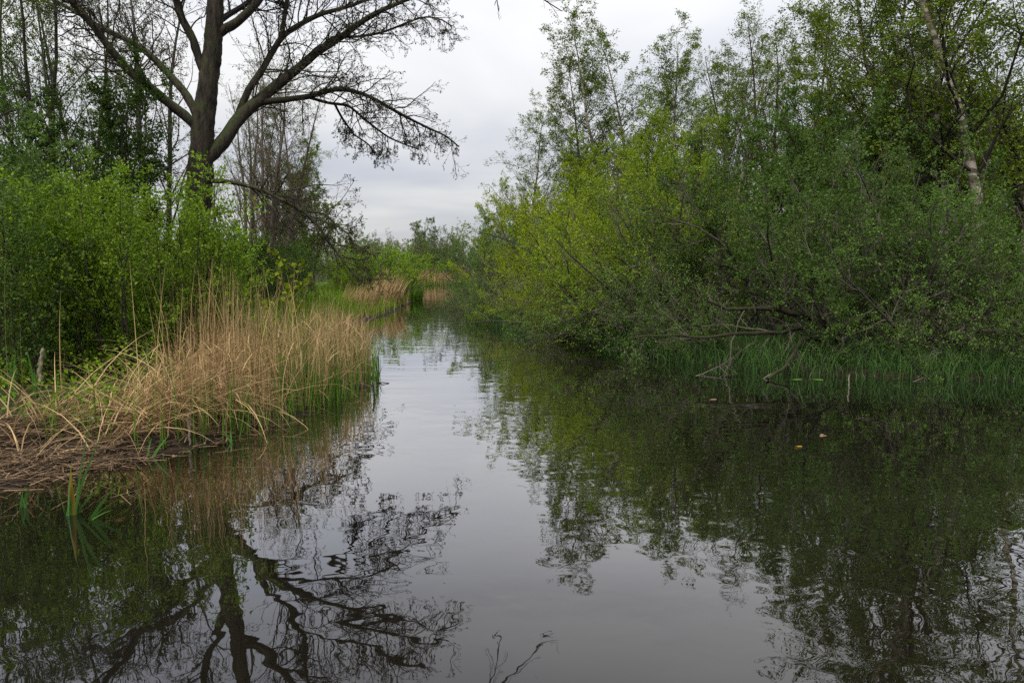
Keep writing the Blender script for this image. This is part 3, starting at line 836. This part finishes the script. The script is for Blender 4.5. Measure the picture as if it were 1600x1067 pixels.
rng = np.random.default_rng(900)
n = 70000
fx = rng.uniform(-260, 260, n); fy = 150 + rng.random(n) * 30
top = 7.0 + 1.6 * np.sin(fx * 0.13) + 1.2 * np.sin(fx * 0.31 + 1) + 0.9 * np.sin(fx * 0.9 + 2) + 0.6 * np.sin(fx * 2.1)
pos = np.stack([fx, fy, top * rng.random(n) ** 0.7], 1)
v, q = leaves(rng, (np.stack([pos, pos + rng.normal(size=(n, 3)) * 0.2], 1), np.ones((n, 2)), np.ones(n)), 1, 0.75, 0, 0.1)
link('far_woodland', Geo().add(v, q).mesh('far_woodland', [MATS['far_leaf']]), kind='stuff', label='hazy low woodland on the horizon behind the far bank')

# ------------------------------------------------------------------ reeds, sedge and grass
def scatter(rng, n, box, d_lo, d_hi, side=None, weight=None):
    x = rng.uniform(box[0], box[1], n); y = rng.uniform(box[2], box[3], n)
    d = canal_dist(x, y)
    ok = (d > d_lo) & (d < d_hi)
    if weight is not None:
        ok &= rng.random(n) < weight(x, y, d)
    x, y, d = x[ok], y[ok], d[ok]
    return np.stack([x, y, np.maximum(ground_z(x, y), -0.15) - 0.03], 1), d

def patchy(x, y, s=1.0):
    return 0.5 + 0.25 * np.sin(1.9 * s * x + 0.7 * y) + 0.25 * np.sin(1.3 * s * y - 1.1 * x + 2)

rng = np.random.default_rng(1000)
# standing dry reed: dense from about 10.5 m on, thinner toward the muddy corner
def w_reed(x, y, d):
    u = 800 + x / y * F
    return np.clip((u - 215) / 190, 0.015, 1) * (0.12 + 0.88 * patchy(x, y, 1.4) ** 1.5) * np.where(d > 1.6, 0.3, 1)
b, d = scatter(rng, 17000, (-8.5, -2.5, 8.8, 17.0), -0.05, 3.0, weight=w_reed)
m = len(b)
g = Geo()
v, q = blades(rng, b, rng.normal(size=m) * 1.2 + rng.uniform(0, 6.28, m) * 0.4, rng.uniform(0.9, 2.3, m) * np.where(rng.random(m) < 0.35, 0.65, 1) * (1 - 0.38 * sstep(11.3, 14.3, b[:, 1])), rng.uniform(0.007, 0.013, m), rng.normal(size=m) * 0.16, rng.normal(size=m) * 0.4, 4)
g.add(v, q)
s = rng.random(m) < 0.5        # narrow dry leaves on the stems
bb = b[s] + np.stack([rng.normal(size=s.sum()) * 0.05, rng.normal(size=s.sum()) * 0.05, rng.uniform(0.25, 1.0, s.sum())], 1)
k = len(bb)
v, q = blades(rng, bb, rng.uniform(0, 6.28, k), rng.uniform(0.2, 0.5, k), rng.uniform(0.008, 0.016, k), rng.uniform(0.2, 0.9, k), rng.uniform(1.0, 2.4, k), 3)
g.add(v, q)
link('dry_reed_bed', g.mesh('dry_reed_bed', [MATS['reed_straw']]), kind='stuff', label='standing straw-coloured dry reeds along the left bank', group='reeds of the left bank')

# lodged reed, bent over into a mat
def w_lodged(x, y, d):
    u = 800 + x / y * F
    return np.exp(-((u - 300) / 130) ** 2) + 0.25 * np.exp(-((u - 80) / 90) ** 2)
b, d = scatter(rng, 26000, (-8, -2.8, 7.5, 13.5), 0.3, 2.2, weight=lambda x, y, d: w_lodged(x, y, d) * patchy(x, y, 2.0))
m = len(b)
b[:, 2] += rng.uniform(0, 0.42, m) * np.exp(-((800 + b[:, 0] / b[:, 1] * F - 290) / 110) ** 2)
v, q = blades(rng, b, np.where(rng.random(m) < 0.45, rng.uniform(0, 6.28, m), rng.normal(size=m) * 0.8 + np.sin(b[:, 0] * 2.0) * 1.2), rng.uniform(0.35, 1.5, m), rng.uniform(0.007, 0.02, m), rng.uniform(0.3, 1.3, m), rng.uniform(1.2, 2.4, m), 5, 0.9)
link('lodged_reed', Geo().add(v, q).mesh('lodged_reed', [MATS['reed_straw']]), kind='stuff', label='flattened mat of bent-over dry reeds above the mud')

# straw litter on the mud and the shallow edge
def w_lit(x, y, d):
    u = 800 + x / y * F
    return np.clip((520 - u) / 300, 0.1, 1)
b, d = scatter(rng, 60000, (-9, -2.8, 5.5, 12), -0.4, 1.8, weight=lambda x, y, d: w_lit(x, y, d) * (0.25 + 0.75 * patchy(x, y, 2.6)) * np.where(d < 0, 0.3, 1))
m = len(b)
b[:, 2] = np.maximum(ground_z(b[:, 0], b[:, 1]), 0.0) + rng.uniform(0.004, 0.07, m)
v, q = blades(rng, b, rng.uniform(0, 6.28, m), rng.uniform(0.05, 0.4, m), rng.uniform(0.006, 0.018, m), rng.uniform(1.35, 1.68, m), rng.uniform(1.4, 1.66, m), 2, 1, 0.6)
link('reed_litter', Geo().add(v, q).mesh('reed_litter', [MATS['litter_straw']]), kind='stuff', label='brown broken straw litter covering the muddy bank corner')

b, d = scatter(rng, 1500, (-8, -2.2, 5.5, 12.5), -1.3, -0.2, weight=lambda x, y, d: np.exp(d * 1.6) * patchy(x, y, 3.1))
m = len(b); b[:, 2] = rng.uniform(0.002, 0.012, m)
v, q = blades(rng, b, rng.normal(size=m) * 0.7, rng.uniform(0.08, 0.5, m), rng.uniform(0.006, 0.014, m), rng.uniform(1.52, 1.58, m), rng.uniform(1.5, 1.6, m), 2, 1, 0.6)
link('floating_straw', Geo().add(v, q).mesh('floating_straw', [MATS['litter_straw']]), kind='stuff', label='broken straw floating on the water along the muddy corner')

# fresh green shoots at the foot of the reeds
b, d = scatter(rng, 17000, (-8.5, -2.5, 8.5, 17), -0.25, 1.3, weight=lambda x, y, d: patchy(x, y, 2.2) * np.clip((800 + x / y * F - 250) / 200, 0.12, 1))
m = len(b)
v, q = blades(rng, b, rng.uniform(0, 6.28, m), rng.uniform(0.35, 0.95, m), rng.uniform(0.010, 0.02, m), rng.normal(size=m) * 0.12, rng.normal(size=m) * 0.4, 4)
link('green_reed_shoots', Geo().add(v, q).mesh('green_reed_shoots', [MATS['reed_green']]), kind='stuff', label='fresh green reed shoots at the foot of the dry reeds')

# bank reeds and grass farther along the left side
b, d = scatter(rng, 3200, (-9.5, -4.0, 19, 46), -0.1, 1.3, weight=lambda x, y, d: patchy(x, y, 0.8))
m = len(b)
v, q = blades(rng, b, rng.normal(size=m) * 0.9, rng.uniform(0.4, 1.0, m), rng.uniform(0.012, 0.022, m), rng.normal(size=m) * 0.15, rng.uniform(0.0, 1.0, m), 4)
link('bank_reed', Geo().add(v, q).mesh('bank_reed', [MATS['reed_straw']]), kind='stuff', label='pale dry reeds fringing the left bank toward the bend')
b, d = scatter(rng, 60000, (-26, -4.0, 13, 70), 0.1, 22, weight=lambda x, y, d: np.clip(1.2 - d / 24, 0.2, 1) * np.clip(1.5 - y / 60, 0.25, 1))
m = len(b)
v, q = blades(rng, b, rng.uniform(0, 6.28, m), rng.uniform(0.3, 0.85, m), rng.uniform(0.015, 0.035, m), rng.normal(size=m) * 0.15, rng.uniform(0.2, 1.3, m), 3)
link('meadow_grass', Geo().add(v, q).mesh('meadow_grass', [MATS['grass_green']]), kind='stuff', label='tall green meadow grass behind the left bank reeds')

# far reed strip
b, d = scatter(rng, 6000, (-16, -2, 86, 97), -0.2, 4.0)
m = len(b)
v, q = blades(rng, b, rng.uniform(0, 6.28, m), rng.uniform(1.2, 2.1, m), rng.uniform(0.03, 0.05, m), rng.normal(size=m) * 0.1, rng.normal(size=m) * 0.3, 3)
link('far_reed_strip', Geo().add(v, q).mesh('far_reed_strip', [MATS['reed_straw']]), kind='stuff', label='strip of dry reeds closing the far end of the channel')
b, d = scatter(rng, 3000, (-16, -2, 86, 95), -0.6, 1.2)
m = len(b)
v, q = blades(rng, b, rng.uniform(0, 6.28, m), rng.uniform(0.5, 1.0, m), rng.uniform(0.04, 0.07, m), rng.normal(size=m) * 0.1, rng.normal(size=m) * 0.3, 3)
link('far_sedge', Geo().add(v, q).mesh('far_sedge', [MATS['reed_green']]), kind='stuff', label='green fringe below the far reed strip')

# sedge on the right bank
b, d = scatter(rng, 60000, (-3, 17, 11.5, 34), -0.35, 3.2, weight=lambda x, y, d: (0.3 + 0.7 * patchy(x, y, 1.5)) * (x > -2.2) * np.where(d > 1.2, 0.45, 1))
b = b[b[:, 0] > -2]
m = len(b)
v, q = blades(rng, b, rng.uniform(0, 6.28, m), rng.uniform(0.35, 0.95, m), rng.uniform(0.010, 0.018, m), rng.normal(size=m) * 0.15, rng.uniform(0.5, 2.3, m), 4, 1.6)
link('bank_sedge', Geo().add(v, q).mesh('bank_sedge', [MATS['sedge_green']]), kind='stuff', label='dark green sedge overhanging the right waterside')

b, d = scatter(rng, 60000, (-2, 17, 11.5, 32), -0.3, 0.9)
m = len(b)
v, q = blades(rng, b, rng.uniform(0, 6.28, m), rng.uniform(0.25, 0.75, m), rng.uniform(0.010, 0.018, m), rng.normal(size=m) * 0.2, rng.uniform(0.8, 2.6, m), 4, 1.4)
link('waterside_sedge', Geo().add(v, q).mesh('waterside_sedge', [MATS['sedge_green']]), kind='stuff', label='short drooping sedge hiding the edge of the right bank')
# leafy herbs under the left shrubs
b, d = scatter(rng, 24000, (-13, -3.6, 9, 18), 0.9, 7, weight=lambda x, y, d: 0.3 + 0.7 * patchy(x, y, 1.7))
m = len(b); b[:, 2] += 0.05 + 0.65 * rng.random(m) ** 1.3 * patchy(b[:, 0], b[:, 1], 1.7)
v, q = leaves(rng, (np.stack([b, b + rng.normal(size=(m, 3)) * 0.1], 1), np.ones((m, 2)), np.ones(m)), 1, 0.08, 0, 0.02, 0, 0.6)
link('undergrowth', Geo().add(v, q).mesh('undergrowth', [MATS['leaf_fresh']]), kind='stuff', label='low leafy herbs under the left bank shrubs')
# tussock things
def tussock(name, u, D, n, h, w, mat, label, cat, lean=(0, 0.35), bend=(0.2, 1.1), spread=0.25, az=None, seed=0, x=None):
    rng = np.random.default_rng(seed)
    x = xat(u, D) if x is None else x
    z = max(float(ground_z(x, D)), -0.1)
    o = link(name, None, None, (x, D, z), label, cat)
    r = np.sqrt(rng.random(n)) * spread; a = rng.uniform(0, 6.28, n)
    base = np.stack([r * np.cos(a), r * np.sin(a), np.full(n, -0.08)], 1)
    aa = a if az is None else az + rng.normal(size=n) * 0.5
    v, q = blades(rng, base, aa, rng.uniform(h * 0.6, h, n), rng.uniform(w * 0.7, w, n), rng.uniform(*lean, n), rng.uniform(*bend, n), 5)
    link('foliage', Geo().add(v, q).mesh(name, [MATS[mat]]), o)
    return o
tussock('reed_tussock', 597, 41, 420, 2.0, 0.035, 'reed_straw', 'pale fan of dry reeds leaning over the water at the left bend', 'reeds', (0.1, 0.5), (0.3, 0.9), 1.1, 0.3, 1)
tussock('reed_tussock', 560, 36, 260, 1.5, 0.03, 'reed_straw', 'smaller pale reed clump before the leaning reed fan', 'reeds', (0.0, 0.4), (0.2, 0.9), 0.9, 0.3, 2)
tussock('sedge_tussock', 640, 50, 300, 1.3, 0.05, 'reed_green', 'green sedge clump at the foot of the rounded bush by the water', 'sedge', spread=0.9, seed=3)
for i, (u, D, lab) in enumerate([(893, 22.9, 'bright green sedge tussock at the water, left one of the pair'),
                                 (945, 21.5, 'bright green sedge tussock at the water, right one of the pair')]):
    tussock('sedge_tussock', u, D, 260, 0.95, 0.02, 'reed_green', lab, 'sedge', (0, 0.5), (0.8, 2.0), 0.4, None, 5 + i)

# ------------------------------------------------------------------ yellow-flag iris clumps with separate leaves
def iris(u, v_, D, blades_, label, w=0.035, wob=0):
    """A clump at its foot pixel; blades_ = (length, azimuth, start angle, end angle, material)."""
    p = at(u, v_, D)
    z = max(float(ground_z(p[0], D)), -0.02)
    o = link('iris_plant', None, None, (p[0], D, z), label, 'plant', 'green iris clumps of the left bank')
    w = 0.05 if D < 7 else 0.04
    rng = np.random.default_rng(int(u * 7 + v_))
    for j, (L, az, a0, a1, mt) in enumerate(blades_):
        n = 7
        off_ = np.array([[0.03 * math.cos(j * 2.1), 0.03 * math.sin(j * 2.1), -0.06]])
        vv, qq = blades(rng, off_, np.array([az]), np.array([L]), np.array([w]), np.array([a0]), np.array([a1]), n, 1.6, 0.08)
        link('leaf', mesh_from('iris_leaf', vv, qq, [MATS[mt]]), o)
g_, y_ = 'iris_green', 'iris_yellow'
def D_of(v_):      # distance of a point on the water at pixel row v
    return CAM_H * F / (v_ - 418.5) * 1.0
rr = random.Random(5)
def fan(n, h, tilt=0.25):
    return [(h * rr.uniform(0.6, 1.0), rr.uniform(0, 6.28), rr.uniform(0, 0.15), rr.uniform(0, 0.2) + tilt * rr.random() * 2, g_) for _ in range(n)]
iris(112, 815, 6.4, [(1.0, 0.3, 0.12, 0.3, g_), (0.85, 0.5, 0.25, 0.5, g_), (0.62, 0.2, 0.05, 0.2, g_), (0.52, 2.8, 0.1, -0.1, y_), (0.6, 0.1, 0.55, 1.1, g_), (0.35, 1.0, 0.1, 0.4, g_)],
     'tall bright iris clump with a yellow leaf standing in the foreground water')
iris(130, 822, 6.3, [(0.55, 0.1, 0.5, 0.95, g_), (0.5, 0.2, 0.8, 1.2, g_), (0.35, 0.0, 0.9, 1.3, g_)], 'low iris blades leaning over the water right of the tallest clump')
iris(36, 790, 6.6, fan(3, 0.3), 'short iris shoots in the water at the lower left')
iris(228, 712, 8.4, [(0.42, 0.2, 0.5, 0.8, g_), (0.3, 1.0, 0.2, 0.4, g_), (0.22, -0.4, 0.9, 1.2, g_)], 'small iris shoot leaning right off the mud edge')
iris(362, 692, 9.1, [(0.3, 2.8, 0.5, 0.9, g_), (0.22, 2.0, 0.2, 0.4, g_)], 'single pale iris shoot in the water right of the dead stick')
iris(263, 660, 10.2, fan(6, 0.95, 0.1), 'tall blue-green iris fan in front of the flattened reeds')
iris(288, 640, 10.6, fan(5, 1.0, 0.1), 'slender iris fan behind the dead stick')
iris(235, 630, 10.8, fan(5, 0.95, 0.1), 'iris fan in the middle of the flattened reeds')
iris(62, 660, 9.9, fan(7, 0.75, 0.15), 'dark iris clump by the broken stump at the left')
iris(22, 650, 9.8, fan(7, 0.7, 0.15), 'dark iris clump nearest the left edge')
iris(170, 665, 9.7, fan(5, 0.55, 0.2), 'small iris clump behind the white scrap')
iris(480, 625, 12.3, fan(6, 1.1, 0.15), 'tall iris fan at the water end of the reed bed')
iris(520, 610, 12.9, fan(6, 1.15, 0.15), 'iris fan at the right tip of the reed bed')
iris(440, 640, 11.5, fan(5, 0.9, 0.15), 'iris fan in the reeds right of the flattened mat')

# ------------------------------------------------------------------ sticks, stump, floating leaves, mossy willow
def stick(name, pts, r0, r1, mat, label, cat, k=7, group=None, seed=0, branches=0):
    rng = np.random.default_rng(seed)
    P = np.array(pts, float)
    s = np.concatenate([[0], np.cumsum(np.linalg.norm(np.diff(P, axis=0), axis=1))]); s /= s[-1]
    tt = np.linspace(0, 1, 16)
    C = np.stack([np.interp(tt, s, P[:, i]) for i in range(3)], 1)
    for _ in range(2):
        C[1:-1] = 0.25 * C[:-2] + 0.5 * C[1:-1] + 0.25 * C[2:]
    o0 = C[0].copy()
    Rd = (r0 + (r1 - r0) * tt)[None]
    C = (C - o0)[None]
    C[0, 1:-1] += rng.normal(size=(14, 3)) * r0 * 0.25
    v, q = tubes(C, Rd, k, rng, 0.12)
    o = link(name, Geo().add(v, q).mesh(name, [MATS[mat]], True), None, o0, label, cat, group)
    if branches:
        L = np.array([np.linalg.norm(np.diff(C[0], axis=0), axis=1).sum()])
        c1 = grow(rng, (C, Rd, L), branches, 0.2, 1.0, (30, 70), (0.15, 0.4), 6, 0.02, 0.2, 0.5)
        c2 = grow(rng, c1, 4, 0.2, 1.0, (30, 60), (0.3, 0.6), 4, 0.0, 0.2, 0.6)
        g = Geo()
        for c in (c1, c2):
            vv, qq = tubes(c[0], np.maximum(c[1], 0.003), 3, rng); g.add(vv, qq, 0)
        vv, qq = leaves(rng, c2, 2, 0.05, 0.2, 0.02); g.add(vv, qq, 1)
        link('twigs', g.mesh(name + '_twigs', [MATS['twig_grey'], MATS['leaf_willow']]), o, kind='stuff')
    return o
W = lambda u, v_, D: at(u, v_, D)
stick('dead_stick', [W(297, 700, 8.9), W(296, 675, 8.9), W(294, 647, 8.9)], 0.014, 0.017, 'dead_wood', 'pale dead stick standing upright in the shallow water before the reeds', 'stick')
stick('dead_stick', [W(585, 640, 12.4), W(584, 610, 12.4), W(582, 597, 12.4)], 0.015, 0.012, 'twig_dark', 'dark upright stick in the water at the tip of the reed bed', 'stick')
stick('dead_stick', [W(1327, 612, 13.4), W(1326, 592, 13.4), W(1327, 585, 13.4)], 0.014, 0.012, 'dead_wood', 'pale upright stick in the dark water near the two lily pads', 'stick')
stick('broken_stump', [W(64, 600, 10.4), W(62, 575, 10.4), W(67, 545, 10.4)], 0.03, 0.022, 'dead_wood', 'pale broken stump among the reeds at the left', 'stump', 9)
stick('mossy_willow', [W(1325, 560, 17.3), W(1312, 530, 17.2), W(1292, 507, 17.0), W(1268, 495, 16.7), W(1238, 488, 16.5), W(1200, 486, 16.3), W(1178, 480, 16.2), W(1150, 488, 16.1), W(1105, 470, 16)], 0.10, 0.025, 'moss_bark',
      'thick mossy trunk arching low over the right bank', 'trunk', 9, branches=9, seed=3)
stick('mossy_branch', [W(1300, 515, 17.0), W(1272, 500, 16.7), W(1245, 516, 16.4), W(1220, 521, 16.2), W(1180, 520, 16.0), W(1130, 521, 15.8), W(1098, 529, 15.7), W(1040, 522, 15.6), W(985, 528, 15.6)], 0.06, 0.015, 'moss_bark',
      'long mossy branch stretching left from the arched trunk above the sedge', 'branch', 8, branches=9, seed=4)
stick('mossy_branch', [W(1320, 545, 17.0), W(1285, 532, 16.6), W(1258, 524, 16.2), W(1245, 540, 15.6), W(1236, 562, 15.1), W(1222, 580, 14.6), W(1200, 592, 14.3)], 0.06, 0.03, 'moss_bark',
      'crooked mossy branch dipping from the arched trunk into the water', 'branch', 8, branches=6, seed=5)
stick('low_branch', [W(950, 500, 24.5), W(880, 505, 24.4), W(820, 505, 25), W(760, 500, 26), W(722, 508, 26.5), W(706, 506, 26.8)], 0.045, 0.01, 'bark_grey',
      'thin low branch reaching over the channel just above the water', 'branch', 7, branches=9, seed=6)
stick('low_branch', [W(1560, 560, 16.2), W(1500, 575, 15.2), W(1440, 590, 14.4), W(1395, 612, 13.6)], 0.03, 0.008, 'twig_grey', 'bare grey branch hanging into the dark water at the right', 'branch', 6, branches=9, seed=7)
stick('low_branch', [W(1170, 540, 17.2), W(1130, 570, 15.6), W(1085, 590, 14.9), W(1045, 598, 14.6)], 0.03, 0.007, 'twig_grey', 'thin leafy branch hanging to the water left of the arched trunk', 'branch', 6, branches=10, seed=8)
stick('fallen_stick', [at(55, 655, 9.4) * [1, 1, 0] + [0, 0, 0.32], at(150, 640, 9.9) * [1, 1, 0] + [0, 0, 0.52]], 0.014, 0.009, 'dead_wood', 'grey fallen stick lying across the litter at the left', 'stick')
stick('fallen_branch', [at(165, 692, 9.2) * [1, 1, 0] + [0, 0, 0.09], at(215, 690, 9.3) * [1, 1, 0] + [0, 0, 0.07], at(262, 681, 9.5) * [1, 1, 0] + [0, 0, 0.06]], 0.028, 0.018, 'bark_dark', 'dark fallen branch lying along the mud edge', 'branch')
stick('floating_twig', [np.array([xat(588, 14), 14, 0.0]), np.array([xat(596, 13.9), 13.9, 0.025]), np.array([xat(606, 13.95), 13.95, 0.0])], 0.012, 0.008, 'twig_dark', 'small dark twig floating in the channel off the reed tip', 'twig')

def pad(name, u, v_, size, mat, label, cat, rot=0.0, curl=0.012, notch=False):
    D = D_of(v_)
    n = 14
    a = np.linspace(0.15 if notch else 0, 2 * np.pi - (0.15 if notch else 0), n)
    rad = size * 0.5 * (1 + 0.08 * np.sin(3 * a + rot))
    X = rad * np.cos(a) ; Y = rad * np.sin(a) * (0.75 if notch else 0.5)
    Z = curl * (np.sin(2 * a) * 0.5 + 0.5) + 0.006
    V = np.concatenate([[[0, 0, 0.006]], np.stack([X, Y, Z], 1)])
    Q = []
    for i in range(1, n - 1, 2):
        Q.append([0, i, i + 1, i + 2 if i + 2 <= n else 1])
    o = link(name, mesh_from(name, V, np.array(Q), [MATS[mat]]), None, (xat(u, D), D, 0.0), label, cat)
    o.rotation_euler = (0, 0, rot)
pad('lily_pad', 1250, 595, 0.27, 'pad_green', 'green lily pad, left one of the two floating at the right bank', 'lily pad', 0.2, notch=True)
pad('lily_pad', 1281, 595, 0.25, 'pad_green', 'green lily pad, right one of the two floating at the right bank', 'lily pad', 2.9, notch=True)
pad('floating_leaf', 1117, 627, 0.17, 'leaf_brown', 'brown leaf floating below the long mossy branch', 'leaf', 0.3)
pad('floating_leaf', 1295, 685, 0.17, 'leaf_brown', 'pale brown leaf floating in the dark water below the lily pads', 'leaf', 1.1)
pad('floating_leaf', 1256, 703, 0.11, 'iris_yellow', 'yellowish leaf floating lowest in the dark water', 'leaf', 0.1)
pad('floating_leaf', 280, 712, 0.10, 'pad_green', 'small green leaf floating at the foot of the pale dead stick', 'leaf', 0.4)
pad('floating_leaf', 262, 718, 0.12, 'leaf_brown', 'rusty leaf floating off the mud edge', 'leaf', 2.0)
# white scrap
m, t, o = new_mat('white_scrap')
p = t.nodes.new('ShaderNodeBsdfPrincipled'); p.inputs['Base Color'].default_value = (0.5, 0.5, 0.52, 1); p.inputs['Roughness'].default_value = 0.5
t.links.new(p.outputs[0], o.inputs['Surface'])
rng = np.random.default_rng(3)
xs, ys = np.meshgrid(np.linspace(-0.07, 0.07, 7), np.linspace(-0.035, 0.035, 5), indexing='ij')
V = np.stack([xs + rng.normal(size=xs.shape) * 0.008, ys + rng.normal(size=xs.shape) * 0.008, 0.02 + 0.02 * np.sin(xs * 60) * np.cos(ys * 45) + rng.normal(size=xs.shape) * 0.012], -1).reshape(-1, 3)
ii = np.arange(35).reshape(7, 5)
Q = np.stack([ii[:-1, :-1], ii[1:, :-1], ii[1:, 1:], ii[:-1, 1:]], -1).reshape(-1, 4)
wp = at(155, 687, 9.3)
link('litter_scrap', mesh_from('litter_scrap', V, Q, [MATS['white_scrap']], None, True), None, (wp[0], 9.3, float(ground_z(wp[0], 9.3)) + 0.03), 'crumpled white scrap lying on the mud at the left', 'litter')

# tall single reed stalks at the left edge
for i, (u, D, h, lab) in enumerate([(4, 9.6, 2.3, 'tall single reed stalk, first from the left edge'), (14, 9.9, 2.5, 'tall single reed stalk, second from the left edge'),
                                    (27, 10.0, 2.0, 'tall single reed stalk, third from the left edge'), (88, 10.4, 1.5, 'lone thin reed stalk right of the broken stump')]):
    x = xat(u, D); rng = np.random.default_rng(i)
    v, q = blades(rng, np.array([[0, 0, 0.]]), np.array([0.2]), np.array([h]), np.array([0.016]), np.array([0.0]), np.array([0.12]), 8)
    link('reed_stalk', mesh_from('reed_stalk', v, q, [MATS['reed_straw']]), None, (x, D, float(ground_z(x, D)) - 0.03), lab, 'reed', 'single tall reed stalks')
